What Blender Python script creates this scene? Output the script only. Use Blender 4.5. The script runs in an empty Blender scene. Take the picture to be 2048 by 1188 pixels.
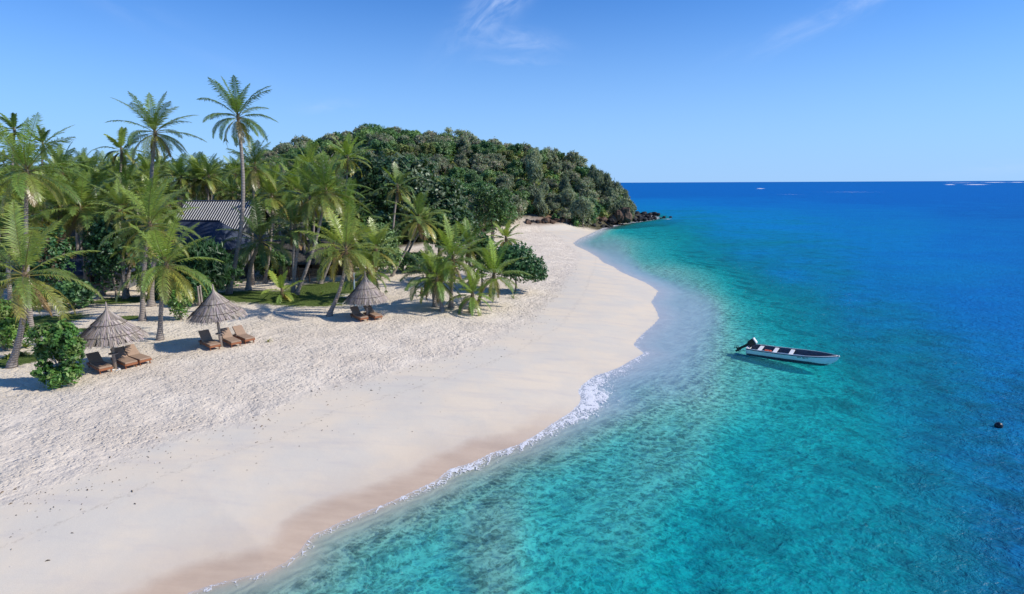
import bpy, math, random
import numpy as np
from mathutils import Vector, Matrix
R = math.radians
rng = np.random.default_rng(7)
random.seed(7)
C = bpy.context.scene.collection
scene = bpy.context.scene

# ------------------------------------------------------------------ camera
CAM_H = 11.5
PITCH = R(11.33); ROLL = R(0.27); FPX = 1138.0
cam_data = bpy.data.cameras.new('camera'); cam_data.sensor_width = 36.0; cam_data.lens = 20.0
cam_data.clip_start = 0.3; cam_data.clip_end = 80000
cam = bpy.data.objects.new('camera', cam_data); C.objects.link(cam); scene.camera = cam
F_ = Vector((0, math.cos(PITCH), -math.sin(PITCH)))
R0 = Vector((1, 0, 0)); U0 = Vector((0, math.sin(PITCH), math.cos(PITCH)))
R_ = R0*math.cos(ROLL) - U0*math.sin(ROLL); U_ = U0*math.cos(ROLL) + R0*math.sin(ROLL)
cam.matrix_world = Matrix(((R_.x, U_.x, -F_.x, 0), (R_.y, U_.y, -F_.y, 0), (R_.z, U_.z, -F_.z, CAM_H), (0, 0, 0, 1)))

# ------------------------------------------------------------------ world, sun, exposure
SUN = Vector((3.3, -0.45, 2.6)).normalized()
sun_el = math.asin(SUN.z); sun_az = math.atan2(SUN.x, SUN.y)
world = bpy.data.worlds.new('World'); scene.world = world; world.use_nodes = True
def nodes_of(nt):
    nt.nodes.clear()
    return nt.nodes, nt.links
class NT:
    """small helper round a node tree"""
    def __init__(s, nt):
        s.nt = nt; s.n = nt.nodes; s.l = nt.links
    def node(s, t, **kw):
        nd = s.n.new(t)
        for k, v in kw.items(): setattr(nd, k, v)
        return nd
    def set(s, sock, v):
        if isinstance(v, bpy.types.NodeSocket): s.l.new(v, sock)
        elif v is not None: sock.default_value = v
    def m(s, op, a, b=None, c=None, clamp=False):
        nd = s.n.new('ShaderNodeMath'); nd.operation = op; nd.use_clamp = clamp
        s.set(nd.inputs[0], a)
        if b is not None: s.set(nd.inputs[1], b)
        if c is not None: s.set(nd.inputs[2], c)
        return nd.outputs[0]
    def ramp(s, v, a, b, lo=0.0, hi=1.0, smooth=True):
        nd = s.n.new('ShaderNodeMapRange'); nd.interpolation_type = 'SMOOTHSTEP' if smooth else 'LINEAR'
        s.set(nd.inputs['Value'], v); s.set(nd.inputs['From Min'], a); s.set(nd.inputs['From Max'], b)
        s.set(nd.inputs['To Min'], lo); s.set(nd.inputs['To Max'], hi)
        return nd.outputs['Result']
    def mix(s, f, a, b, mode='MIX'):
        nd = s.n.new('ShaderNodeMix'); nd.data_type = 'RGBA'; nd.blend_type = mode
        s.set(nd.inputs[0], f); s.set(nd.inputs[6], a if not isinstance(a, tuple) else (*a[:3], 1)); s.set(nd.inputs[7], b if not isinstance(b, tuple) else (*b[:3], 1))
        return nd.outputs[2]
    def noise(s, vec, scale, detail=3, rough=0.5, dist=0.0, out='Fac'):
        nd = s.n.new('ShaderNodeTexNoise'); s.set(nd.inputs['Vector'], vec); nd.inputs['Scale'].default_value = scale
        nd.inputs['Detail'].default_value = detail; nd.inputs['Roughness'].default_value = rough; nd.inputs['Distortion'].default_value = dist
        return nd.outputs[out]
    def voro(s, vec, scale, feature='F1', rand=1.0, out='Distance'):
        nd = s.n.new('ShaderNodeTexVoronoi'); nd.feature = feature; s.set(nd.inputs['Vector'], vec); nd.inputs['Scale'].default_value = scale
        nd.inputs['Randomness'].default_value = rand
        return nd.outputs[out]
    def attr(s, name, out='Fac'):
        nd = s.n.new('ShaderNodeAttribute'); nd.attribute_name = name
        return nd.outputs[out]
    def mapping(s, vec, scale=(1,1,1), rot=(0,0,0), loc=(0,0,0)):
        nd = s.n.new('ShaderNodeMapping'); s.set(nd.inputs['Vector'], vec)
        nd.inputs['Scale'].default_value = scale; nd.inputs['Rotation'].default_value = rot; nd.inputs['Location'].default_value = loc
        return nd.outputs[0]
    def crgb(s, v, stops, interp='LINEAR'):
        nd = s.n.new('ShaderNodeValToRGB'); s.set(nd.inputs[0], v); cr = nd.color_ramp; cr.interpolation = interp
        while len(cr.elements) < len(stops): cr.elements.new(0.5)
        for e, (p, c) in zip(cr.elements, stops): e.position = p; e.color = (*c, 1)
        return nd.outputs[0]
    def bump(s, h, strength=1.0, dist=0.1, normal=None):
        nd = s.n.new('ShaderNodeBump'); s.set(nd.inputs['Height'], h); s.set(nd.inputs['Strength'], strength); s.set(nd.inputs['Distance'], dist)
        if normal is not None: s.set(nd.inputs['Normal'], normal)
        return nd.outputs[0]

w = NT(world.node_tree); w.n.clear()
sky = w.node('ShaderNodeTexSky', sky_type='NISHITA'); sky.sun_disc = False
sky.sun_elevation = sun_el; sky.sun_rotation = sun_az; sky.altitude = 300; sky.air_density = 1.0; sky.dust_density = 0.0; sky.ozone_density = 1.5
tc = w.node('ShaderNodeTexCoord').outputs['Generated']
sep = w.node('ShaderNodeSeparateXYZ'); w.l.new(tc, sep.inputs[0])
az = w.m('MULTIPLY', w.m('ARCTAN2', sep.outputs[0], sep.outputs[1]), 57.2958)
el = w.m('MULTIPLY', w.m('ARCSINE', sep.outputs[2]), 57.2958)
def wisp(a0, e0, la, le, ang, amp, nscale, seed):
    # a thin high cirrus patch at azimuth a0 / elevation e0 (degrees)
    da = w.m('SUBTRACT', az, a0); de = w.m('SUBTRACT', el, e0); ca, sa = math.cos(R(ang)), math.sin(R(ang))
    u = w.m('ADD', w.m('MULTIPLY', da, ca), w.m('MULTIPLY', de, sa))
    v = w.m('SUBTRACT', w.m('MULTIPLY', de, ca), w.m('MULTIPLY', da, sa))
    g = w.m('ADD', w.m('POWER', w.m('DIVIDE', w.m('ABSOLUTE', u), la), 2.0), w.m('POWER', w.m('DIVIDE', w.m('ABSOLUTE', v), le), 2.0))
    g = w.m('EXPONENT', w.m('MULTIPLY', g, -1.0))
    cv = w.node('ShaderNodeCombineXYZ'); w.l.new(w.m('MULTIPLY', u, 0.35), cv.inputs[0]); w.l.new(v, cv.inputs[1]); cv.inputs[2].default_value = seed
    nz = w.noise(cv.outputs[0], nscale, 6, 0.6, 0.6)
    return w.m('MULTIPLY', w.m('MULTIPLY', g, w.ramp(nz, 0.3, 0.8)), amp)
cl = wisp(-0.8, 16.3, 5.0, 1.3, 40, 1.0, 0.55, 1.0)
for a in ((0.3, 12.9, 3.5, 0.9, -6, 0.6, 0.6, 5.0), (2.5, 19, 2.2, 1.0, 40, 0.35, 0.8, 3.0), (1.0, 11.2, 3.5, 0.4, -3, 0.3, 0.9, 8.0), (-17, 7.0, 2.3, 0.5, 8, 0.3, 0.6, 12.0),
          (28.5, 13.5, 7.0, 0.9, 20, 0.45, 0.5, 20.0), (39.5, 0.9, 3.5, 0.45, 5, 0.28, 0.6, 31.0), (-33, 14, 9, 1.0, -25, 0.12, 0.4, 40.0)):
    cl = w.m('ADD', cl, wisp(*a))
hs = w.node('ShaderNodeHueSaturation'); hs.inputs['Saturation'].default_value = 1.12; hs.inputs['Hue'].default_value = 0.503; w.l.new(sky.outputs[0], hs.inputs['Color'])
low = w.ramp(el, -2.0, 24.0, 1.0, 0.0); deepb = w.mix(1.0, hs.outputs[0], (0.38, 0.87, 1.46), 'MULTIPLY')
base = w.mix(w.m('MULTIPLY', w.m('POWER', low, 1.5), 0.92), deepb, (3.3, 5.4, 9.0))
skycol = w.mix(w.m('MINIMUM', cl, 0.8), base, (5.2, 6.6, 9.6))
bg = w.node('ShaderNodeBackground'); w.l.new(skycol, bg.inputs[0]); bg.inputs[1].default_value = 0.109
wo = w.node('ShaderNodeOutputWorld'); w.l.new(bg.outputs[0], wo.inputs[0])

sl = bpy.data.lights.new('sun', 'SUN'); sl.energy = 4.6; sl.angle = R(0.53); sl.color = (1.0, 0.94, 0.855)
so = bpy.data.objects.new('sun', sl); C.objects.link(so); so.location = (60, -10, 60)
so.rotation_euler = (-SUN).to_track_quat('-Z', 'Y').to_euler()
vs = scene.view_settings; scene.display_settings.display_device = 'sRGB'
vs.view_transform = 'Standard'; vs.look = 'None'; vs.gamma = 1.0; vs.exposure = 0.05; vs.use_curve_mapping = False
scene.cycles.transparent_max_bounces = 24; scene.cycles.max_bounces = 7; scene.cycles.diffuse_bounces = 3

# ------------------------------------------------------------------ helpers
def ray(px, py):
    return F_ + R_*((px-1024)/FPX) + U_*((594-py)/FPX)
def at_z(px, py, z=0.0):
    d = ray(px, py); t = (z-CAM_H)/d.z
    return Vector((d.x*t, d.y*t, z))
def at_y(px, py, y):
    d = ray(px, py); t = y/d.y
    return Vector((d.x*t, y, CAM_H+d.z*t))
def tag(o, label=None, cat=None, group=None, kind=None):
    if label: o['label'] = label
    if cat: o['category'] = cat
    if group: o['group'] = group
    if kind: o['kind'] = kind
    return o
def empty(name, loc=(0,0,0), rz=0.0):
    o = bpy.data.objects.new(name, None); C.objects.link(o); o.location = loc; o.rotation_euler = (0, 0, rz); o.empty_display_size = 0.3
    return o
class MB:
    """collects vertices and faces, builds ONE mesh object"""
    def __init__(s): s.v = []; s.f = []; s.c = []; s.n = 0
    def add(s, verts, faces, col=None):
        verts = np.asarray(verts, dtype=np.float32).reshape(-1, 3)
        s.v.append(verts); n = s.n
        if isinstance(faces, np.ndarray): s.f.append((faces+n).tolist())
        else: s.f.append([[i+n for i in f] for f in faces])
        if col is None: col = (0.5, 0.5, 0.5)
        col = np.asarray(col, dtype=np.float32)
        if col.ndim == 1: col = np.tile(col[:3], (len(verts), 1))
        s.c.append(col); s.n += len(verts)
    def box(s, c, size, M=None, col=None):
        x, y, z = [q/2 for q in size]
        v = np.array([(-x,-y,-z),(x,-y,-z),(x,y,-z),(-x,y,-z),(-x,-y,z),(x,-y,z),(x,y,z),(-x,y,z)])
        if M is not None: v = v @ np.array(M.to_3x3()).T
        s.add(v + np.array(c), [(3,2,1,0),(4,5,6,7),(0,1,5,4),(1,2,6,5),(2,3,7,6),(3,0,4,7)], col)
    def tube(s, pts, rad, seg=8, col=None, cap=True):
        pts = [np.array(p, dtype=float) for p in pts]; n = len(pts)
        rad = [rad]*n if np.isscalar(rad) else rad
        t0 = pts[1]-pts[0]; ref = np.array((0,0,1.0)) if abs(t0[2]) < 0.9*np.linalg.norm(t0) else np.array((1.0,0,0))
        V = []
        for i in range(n):
            t = pts[min(i+1, n-1)] - pts[max(i-1, 0)]; t = t/(np.linalg.norm(t)+1e-9)
            a = np.cross(t, ref); a /= (np.linalg.norm(a)+1e-9); b = np.cross(t, a); ref = np.cross(a, t)
            for k in range(seg):
                th = 2*math.pi*k/seg; V.append(pts[i] + rad[i]*(math.cos(th)*a + math.sin(th)*b))
        Fc = []
        for i in range(n-1):
            for k in range(seg):
                k2 = (k+1) % seg; Fc.append((i*seg+k, i*seg+k2, (i+1)*seg+k2, (i+1)*seg+k))
        if cap: Fc += [tuple(range(seg))[::-1], tuple((n-1)*seg+k for k in range(seg))]
        if col is not None and np.ndim(col) == 2: col = np.repeat(np.asarray(col), seg, axis=0)
        s.add(V, Fc, col)
    def lathe(s, prof, seg=24, c=(0,0,0), col=None):
        V = [(c[0]+r*math.cos(2*math.pi*k/seg), c[1]+r*math.sin(2*math.pi*k/seg), c[2]+z) for r, z in prof for k in range(seg)]
        Fc = [(i*seg+k, i*seg+(k+1)%seg, (i+1)*seg+(k+1)%seg, (i+1)*seg+k) for i in range(len(prof)-1) for k in range(seg)]
        s.add(V, Fc, col)
    def mesh(s, name, mat, smooth=False, bevel=None):
        me = bpy.data.meshes.new(name)
        V = np.concatenate(s.v); Fc = [f for g in s.f for f in g]
        me.from_pydata(V.tolist(), [], Fc)
        ca = me.attributes.new('col', 'FLOAT_COLOR', 'POINT')
        cc = np.ones((len(V), 4), dtype=np.float32); cc[:, :3] = np.concatenate(s.c); ca.data.foreach_set('color', cc.ravel())
        me.materials.append(mat)
        if smooth: me.polygons.foreach_set('use_smooth', np.ones(len(me.polygons), dtype=bool))
        me.update()
        return me
    def build(s, name, mat, parent=None, smooth=False, bevel=None, loc=None):
        o = bpy.data.objects.new(name, s.mesh(name, mat, smooth)); C.objects.link(o)
        if parent is not None: o.parent = parent
        if loc is not None: o.location = loc
        if bevel:
            b = o.modifiers.new('bevel', 'BEVEL'); b.width = bevel; b.segments = 2; b.limit_method = 'ANGLE'; b.angle_limit = R(40)
        return o
def copy_tree(o, parent=None):
    c = o.copy(); C.objects.link(c); c.parent = parent
    for ch in list(o.children): copy_tree(ch, c)
    return c
def mat(name):
    m = bpy.data.materials.new(name); m.use_nodes = True; t = NT(m.node_tree); t.n.clear()
    t.out = t.node('ShaderNodeOutputMaterial'); return m, t
def simple(name, col, rough=0.6, spec=0.3, noise=0.0, nscale=8.0, bump=0.0, metal=0.0, use_attr=False, stretch=(1,1,1)):
    m, t = mat(name); p = t.node('ShaderNodeBsdfPrincipled'); t.l.new(p.outputs[0], t.out.inputs[0])
    p.inputs['Roughness'].default_value = rough; p.inputs['Specular IOR Level'].default_value = spec; p.inputs['Metallic'].default_value = metal
    oc = t.mapping(t.node('ShaderNodeTexCoord').outputs['Object'], stretch)
    base = t.attr('col', 'Color') if use_attr else (*col, 1)
    if noise or bump:
        nz = t.noise(oc, nscale, 5, 0.6)
        dark = t.mix(1.0, base if use_attr else tuple(col), (1-noise,)*3, 'MULTIPLY'); lite = t.mix(1.0, base if use_attr else tuple(col), (1+noise*0.6,)*3, 'MULTIPLY')
        t.set(p.inputs['Base Color'], t.mix(t.ramp(nz, 0.3, 0.7), dark, lite))
        if bump: t.set(p.inputs['Normal'], t.bump(nz, 1.0, bump))
    else: t.set(p.inputs['Base Color'], base)
    return m
# ------------------------------------------------------------------ the shape of the bay
shore_px = [(250,1188+70),(376,1187),(417,1172),(470,1158),(534,1143),(572,1124),(598,1103),(612,1084),(628,1068),(650,1060),(676,1046),(725,1026),(790,1000),(827,982),(870,962),(900,938),(945,925),(985,905),(1035,890),(1075,868),(1100,850),(1140,825),(1158,808),(1162,795),
            (1156,782),(1166,768),(1190,751),(1214,744),(1241,733),(1270,716),(1288,706),(1266,690),(1276,676),(1288,665),(1306,650),(1318,636),(1312,620),(1302,604),(1310,592),(1316,582),(1302,572),(1288,564),(1262,553),(1240,543),(1226,533),
            (1206,525),(1196,515),(1176,503),(1150,491),(1146,486),(1158,477),(1176,469),(1190,462),(1204,456),(1218,452),(1236,448),(1262,444),(1290,440),(1303,436),(1296,431),(1268,427)]
shore = [(-300,-260),(-60,-34)] + [tuple(at_z(*p).xy) for p in shore_px]
shore += [(40,192),(30,215),(10,245),(-30,290),(-120,340),(-300,400),(-800,500),(-2200,500),(-2200,-900),(-300,-900)]
shore = np.array(shore, dtype=float)
n_open = len(shore_px)+9
def seg_dist(x, y, P):
    d = np.full(x.shape, 1e12)
    for i in range(len(P)-1):
        ax, ay = P[i]; bx, by = P[i+1]; ex, ey = bx-ax, by-ay; L = ex*ex+ey*ey+1e-12
        t = np.clip(((x-ax)*ex+(y-ay)*ey)/L, 0, 1)
        d = np.minimum(d, (x-ax-t*ex)**2+(y-ay-t*ey)**2)
    return np.sqrt(d)
def inside(x, y, P):
    r = np.zeros(x.shape, dtype=bool); n = len(P)
    for i in range(n):
        ax, ay = P[i]; bx, by = P[(i+1) % n]
        c = ((ay > y) != (by > y)) & (x < (bx-ax)*(y-ay)/((by-ay) if by != ay else 1e-9)+ax); r ^= c
    return r
def sdist(x, y):
    d = seg_dist(x, y, shore[:n_open]); return np.where(inside(x, y, shore), d, -d)
foot_px = [(-400,1150),(0,1010),(200,935),(330,885),(500,840),(600,797),(740,760),(860,725),(960,690),(1060,640),(1110,590),(1150,530),(1160,500),(1120,470),(1040,450)]
footP = np.array([tuple(at_z(px, py, 0.9).xy) for px, py in foot_px])
foot_poly = np.vstack([footP, [(-30, 260), (-900, 260), (-900, -50)]])
dcp = [(450,1188,.25),(600,1150,.4),(800,1100,.6),(900,1180,1.1),(1000,950,.35),(1100,1000,.9),(1200,1180,1.8),(1400,1000,1.7),(1600,1180,1.9),(1500,850,1.5),(1350,800,.65),(1300,745,.28),(1400,700,.28),(1400,620,.09),(1350,650,.07),(1370,580,.08),(1330,690,.10),(1440,650,.35),(1500,620,1.2),
       (1250,850,.7),(1550,700,.85),(1500,690,.6),(1600,740,1.1),(1650,760,1.35),(1700,900,1.6),(1800,1050,1.8),(1850,1180,2.1),(1900,1000,2.1),(1980,1100,3.3),(2060,1000,4.3),(1980,850,3.8),(2060,800,4.6),(1900,780,3.2),(1800,720,2.9),(1720,650,3.0),
       (1640,640,1.9),(1600,600,2.0),(1700,600,4.2),(1500,560,1.7),(1400,560,.6),(1340,540,.32),(1300,500,1.1),(1225,515,.08),(1230,485,.25),(1300,460,1.6),(1400,500,2.7),(1500,510,3.7),(1580,540,5),(1450,460,3.5),(1600,450,4.0),(1750,460,4.6),(1800,540,5.5),
       (2000,600,6.5),(2000,480,6.5),(1350,430,3.4),(1500,430,4.0),(1700,425,5.5),(2000,420,9),(1300,405,5),(1500,403,7.5),(1750,400,10),(2000,390,11),(1290,390,10),(1500,385,12),(1300,374,14),(1500,374,14),(2000,374,14),(1750,374,14),(2300,1188,9),(2300,600,9),(1300,1300,2.2),(1800,1300,3.5)]
_dc = np.array([(math.degrees(math.atan2(v.x, v.y)), math.log(max(v.xy.length, 5))*17, d) for v, d in [(at_z(px, py), d) for px, py, d in dcp]])
def sea_depth(x, y, sd):
    u = np.degrees(np.arctan2(x, y)); v = np.log(np.hypot(x, y)+4)*17
    W = np.zeros(x.shape); S = np.zeros(x.shape)
    for cu, cv, cd in _dc:
        wq = 1.0/(((u-cu)**2+(v-cv)**2)+9.0)**2.0; W += wq; S += wq*math.log(cd)
    d = np.exp(S/W)
    r = np.hypot(x, y); d = np.where(r > 1500, 14, d)
    e = np.maximum(-sd, 0)
    # the beach shelves gently from the water's edge
    k = np.clip((y-19)/9, 0, 1); d = np.maximum(d, 0)
    return np.minimum(d, 0.015 + (0.15-0.105*k)*e + 0.03*e*e*np.clip(d, 0, 2))
_px = np.array([-400,0,200,400,480,560,640,745,900,1000,1100,1180,1220,1262,1300.])
_top = np.array([312,316,322,318,320,298,274,254,267,281,303,340,368,398,420.])
_rr = np.array([190,190,190,190,200,215,222,220,208,196,184,178,176,180,182.])
_fr = np.array([80,85,90,95,95,98,100,100,106,118,128,138,147,158,162.])
_az = np.arctan((_px-1024)/FPX)
_rz = np.array([at_y(px, py, r*math.cos(a)).z for px, py, r, a in zip(_px, _top, _rr, _az)]) - np.where(_px < 500, 6.0, 3.6)
def terrain(x, y, sd=None):
    if sd is None: sd = sdist(x, y)
    az_ = np.arctan2(x, y); r = np.hypot(x, y)
    rr = np.interp(az_, _az, _rr); fr = np.interp(az_, _az, _fr); rz = np.interp(az_, _az, _rz)
    t = np.clip((r-fr)/(rr-fr), 0, 1); up = t*t*(3-2*t)*0.62+0.38*t
    back = np.clip((r-rr)/70, 0, 1)
    hz = (rz-1.5)*np.where(r < rr, up, 1-0.8*back)
    hz = np.maximum(hz, 0)*np.where(y > 20, 1, 0)*np.clip((sd-0.5)/6, 0, 1)**0.6
    n = np.sin(x*0.21+1.3)*np.sin(y*0.17+0.5)*0.12 + np.sin(x*0.07)*np.cos(y*0.09)*0.15
    land = 1.45*(1-np.exp(-np.maximum(sd, 0)/8.5)) + n*np.clip((sd-8)/10, 0, 1) + hz
    return np.where(sd > 0, land, -sea_depth(x, y, sd)*0.5)
def T(x, y): return float(terrain(np.array([float(x)]), np.array([float(y)]))[0])
_ts = np.geomspace(12, 420, 1500)
def place(px, py):
    d = ray(px, py); x = d.x*_ts; y = d.y*_ts; k = np.nonzero(terrain(x, y) >= CAM_H+d.z*_ts)[0]; k = k[0] if len(k) else len(_ts)-1
    return Vector((x[k], y[k], T(x[k], y[k])))

# ------------------------------------------------------------------ ground sheet (land and sea bed in one)
def polar_sheet(name, radii, azs):
    rr, aa = np.meshgrid(radii, azs, indexing='ij')
    x = rr*np.sin(aa); y = rr*np.cos(aa); nr, na = rr.shape
    i = np.arange(nr-1)[:, None]*na + np.arange(na)[None, :]
    j = np.arange(nr-1)[:, None]*na + (np.arange(na)[None, :]+1) % na
    f = np.stack([i, j, j+na, i+na], axis=-1).reshape(-1, 4)
    return x.ravel(), y.ravel(), f
def sheet_mesh(name, x, y, z, f, attrs, material, parent=None):
    me = bpy.data.meshes.new(name); nv = len(x)+1; co = np.zeros((nv, 3), dtype=np.float32); co[:-1, 0] = x; co[:-1, 1] = y; co[:-1, 2] = z; co[-1] = (0, 0, z[0])
    na = int(sheet_mesh.na); fan = np.stack([np.full(na, nv-1), (np.arange(na)+1) % na, np.arange(na)], axis=-1)
    me.vertices.add(nv); me.vertices.foreach_set('co', co.ravel())
    nq = len(f); me.loops.add(nq*4+na*3); me.loops.foreach_set('vertex_index', np.concatenate([f[:, ::-1].ravel(), fan[:, ::-1].ravel()]).astype(np.int32))
    me.polygons.add(nq+na)
    st = np.concatenate([np.arange(nq)*4, nq*4+np.arange(na)*3]).astype(np.int32); me.polygons.foreach_set('loop_start', st)
    me.polygons.foreach_set('use_smooth', np.ones(nq+na, dtype=bool))
    me.update(calc_edges=True); me.validate()
    for k, a in attrs.items():
        at = me.attributes.new(k, 'FLOAT', 'POINT'); at.data.foreach_set('value', np.append(a, a[0]).astype(np.float32))
    me.materials.append(material)
    o = bpy.data.objects.new(name, me); C.objects.link(o); return o
def az_grid(fine, lo=-62, hi=50):
    a = np.arange(lo, hi, fine); b = np.arange(hi, 360+lo, 3.0); return np.radians(np.concatenate([a, b]))
radii = np.concatenate([np.geomspace(4, 330, 560), np.geomspace(345, 60000, 30)])
azs = az_grid(0.22); sheet_mesh.na = len(azs)
gx, gy, gf = polar_sheet('ground', radii, azs)
gsd = sdist(gx, gy); gz = terrain(gx, gy, gsd)
fd = seg_dist(gx, gy, footP); fd = np.where(inside(gx, gy, foot_poly), fd, -fd)
# grass lawns between the palms, forest floor under the trees
grass = np.zeros(gx.shape)
for (px, py, ax, ay) in ((560,592,6.2,3.6),(655,575,4.5,4.5),(480,590,4.0,3.2),(620,600,4.5,2.4),(255,600,3.4,2.0),(90,640,3.2,2.4),(30,720,1.5,1.4),(250,640,1.6,.9),(145,585+80,1.0,.8)):
    c = at_z(px, py, 1.5); grass = np.maximum(grass, 1.25-np.hypot((gx-c.x)/ax, (gy-c.y)/ay)*0.9)
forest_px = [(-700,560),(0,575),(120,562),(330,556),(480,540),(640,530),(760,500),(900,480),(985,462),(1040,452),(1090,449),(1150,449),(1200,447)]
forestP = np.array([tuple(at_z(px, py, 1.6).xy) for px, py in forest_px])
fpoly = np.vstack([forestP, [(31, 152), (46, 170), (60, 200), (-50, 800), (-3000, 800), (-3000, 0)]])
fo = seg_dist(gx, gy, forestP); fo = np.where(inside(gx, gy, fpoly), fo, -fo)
tipx = at_z(1262, 440).x
cliff = np.clip((gz-1.7)/0.6, 0, 1)*np.clip((16-gsd)/5, 0, 1)*(gy > 110)

m_ground, t = mat('sand_and_soil')
geo = t.node('ShaderNodeNewGeometry').outputs['Position']
flat = t.mapping(geo, (1, 1, 0))
a_sd = t.attr('shore'); a_ft = t.attr('foot'); a_gr = t.attr('grass'); a_fo = t.attr('forest'); a_cl = t.attr('cliff')
n1 = t.noise(flat, 0.25, 5, 0.6); n2 = t.noise(flat, 1.3, 4, 0.6); n3 = t.noise(flat, 7.0, 4, 0.65); n4 = t.noise(flat, 40.0, 2, 0.6)
wob = t.m('MULTIPLY', t.m('SUBTRACT', n2, 0.5), 1.6)
ftm = t.ramp(t.m('ADD', a_ft, t.m('MULTIPLY', wob, 1.2)), -0.8, 0.8)
# dry trampled sand and the smooth packed slope below it
dry = t.mix(t.ramp(n1, 0.3, 0.7), (0.69, 0.59, 0.46), (0.78, 0.68, 0.54))
packed = t.mix(t.ramp(n1, 0.35, 0.65), (0.62, 0.565, 0.465), (0.70, 0.60, 0.455))
streak = t.noise(t.mapping(flat, (0.25, 1.2, 1), (0, 0, R(-38))), 1.0, 5, 0.65)
packed = t.mix(t.m('MULTIPLY', t.ramp(streak, 0.45, 0.75), 0.45), packed, (0.50, 0.46, 0.42))
fine = t.ramp(n4, 0.3, 0.7, 0.94, 1.06)
sandc = t.mix(ftm, packed, dry)
cc = t.node('ShaderNodeCombineColor'); [t.l.new(fine, cc.inputs[i]) for i in range(3)]
sandc = t.mix(1.0, sandc, cc.outputs[0], 'MULTIPLY')
# drift line debris: small dark crumbs near the boundary
tide = t.m('ABSOLUTE', t.m('ADD', t.m('ADD', a_ft, 2.6), t.m('MULTIPLY', wob, 0.8)))
tidem = t.m('MULTIPLY', t.ramp(tide, 0.0, 0.16, 1.0, 0.0), t.ramp(n3, 0.45, 0.6))
sandc = t.mix(t.m('MULTIPLY', tidem, 0.28), sandc, (0.25, 0.20, 0.15))
spk = t.voro(flat, 3.1, out='Distance'); dl = t.m('ABSOLUTE', t.m('ADD', a_ft, wob))
band = t.ramp(dl, 0.0, 2.6, 1.0, 0.0)
spot = t.m('MULTIPLY', t.m('LESS_THAN', spk, 0.10), t.m('GREATER_THAN', t.noise(flat, 2.2, 2), 0.5))
sandc = t.mix(t.m('MULTIPLY', t.m('MULTIPLY', spot, band), 0.7), sandc, (0.13, 0.09, 0.06))
# wet strip above the water line
sdw = t.m('ADD', a_sd, t.m('MULTIPLY', t.m('SUBTRACT', n1, 0.5), 2.2))
wet = t.ramp(sdw, 0.55, 1.9, 1.0, 0.0)
wet2 = t.ramp(a_sd, 0.0, 3.8, 0.5, 0.0)
wetm = t.m('MULTIPLY', t.m('MAXIMUM', wet, wet2), t.attr('wetk'))
wetc = t.mix(t.ramp(streak, 0.35, 0.65), (0.47, 0.34, 0.235), (0.55, 0.41, 0.285))
sandc = t.mix(t.m('MULTIPLY', wetm, 0.9), sandc, wetc)
# sea bed: sand with ripples, coral rubble and weed in patches
under = t.ramp(a_sd, -0.3, 0.0, 1.0, 0.0)
dpt = t.attr('depth')
rub = t.noise(flat, 0.42, 4, 0.58, 0.4)
rubm = t.m('MULTIPLY', t.ramp(rub, 0.46, 0.64), t.ramp(dpt, 0.6, 1.6))
bed = t.mix(t.ramp(n2, 0.35, 0.65), (0.62, 0.56, 0.45), (0.74, 0.68, 0.56))
bed = t.mix(t.m('MULTIPLY', t.m('MULTIPLY', t.ramp(dpt, 0.02, 0.7, 0.9, 0.0), t.attr('wetk')), 1.0), bed, (0.45, 0.37, 0.27))
bed = t.mix(t.m('MULTIPLY', rubm, 0.85), bed, (0.10, 0.12, 0.08))
sandc = t.mix(under, sandc, bed)
# lawn and forest floor
grm = t.ramp(t.m('ADD', t.m('ADD', a_gr, t.m('MULTIPLY', wob, 0.35)), t.m('MULTIPLY', t.m('SUBTRACT', n3, 0.5), 0.9)), 0.30, 0.52)
grc = t.mix(t.ramp(n3, 0.35, 0.65), (0.055, 0.10, 0.018), (0.13, 0.17, 0.045))
grc = t.mix(t.m('MULTIPLY', t.ramp(t.noise(flat, 2.6, 4, 0.7), 0.6, 0.74), 0.6), grc, (0.42, 0.36, 0.26))
sandc = t.mix(grm, sandc, grc)
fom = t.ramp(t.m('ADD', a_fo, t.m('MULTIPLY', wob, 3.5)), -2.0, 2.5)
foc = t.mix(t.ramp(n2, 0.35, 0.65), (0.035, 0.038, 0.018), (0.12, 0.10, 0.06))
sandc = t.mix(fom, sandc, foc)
clc = t.mix(t.ramp(t.noise(geo, 0.9, 6, 0.7, 0.5), 0.35, 0.7), (0.07, 0.045, 0.035), (0.24, 0.145, 0.09))
sandc = t.mix(a_cl, sandc, clc)
# relief: trampled hollows in the dry sand
v1 = t.voro(t.mapping(flat, (1.0, 1.25, 1)), 2.5, 'SMOOTH_F1'); v2 = t.voro(flat, 5.6, 'SMOOTH_F1')
tr = t.m('ADD', t.m('MULTIPLY', t.ramp(v1, 0.05, 0.45), 0.42), t.m('MULTIPLY', t.ramp(v2, 0.02, 0.35), 0.48))
tr = t.m('ADD', tr, t.m('MULTIPLY', t.noise(flat, 9.0, 4, 0.7), 0.7))
fm2 = t.m('MULTIPLY', t.ramp(t.m('ADD', a_ft, wob), -0.6, 1.4), t.ramp(t.noise(flat, 0.45, 4, 0.6), 0.3, 0.65, 0.5, 1.25))
hgt = t.m('ADD', t.m('MULTIPLY', t.m('MULTIPLY', tr, fm2), t.m('SUBTRACT', 1.0, under)), t.m('MULTIPLY', n2, 0.12))
wv = t.node('ShaderNodeTexWave'); wv.inputs['Scale'].default_value = 0.9; wv.inputs['Distortion'].default_value = 7; wv.inputs['Detail'].default_value = 3; wv.inputs['Detail Scale'].default_value = 1.2
t.l.new(t.mapping(flat, (1, 1, 1), (0, 0, R(50))), wv.inputs['Vector'])
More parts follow.
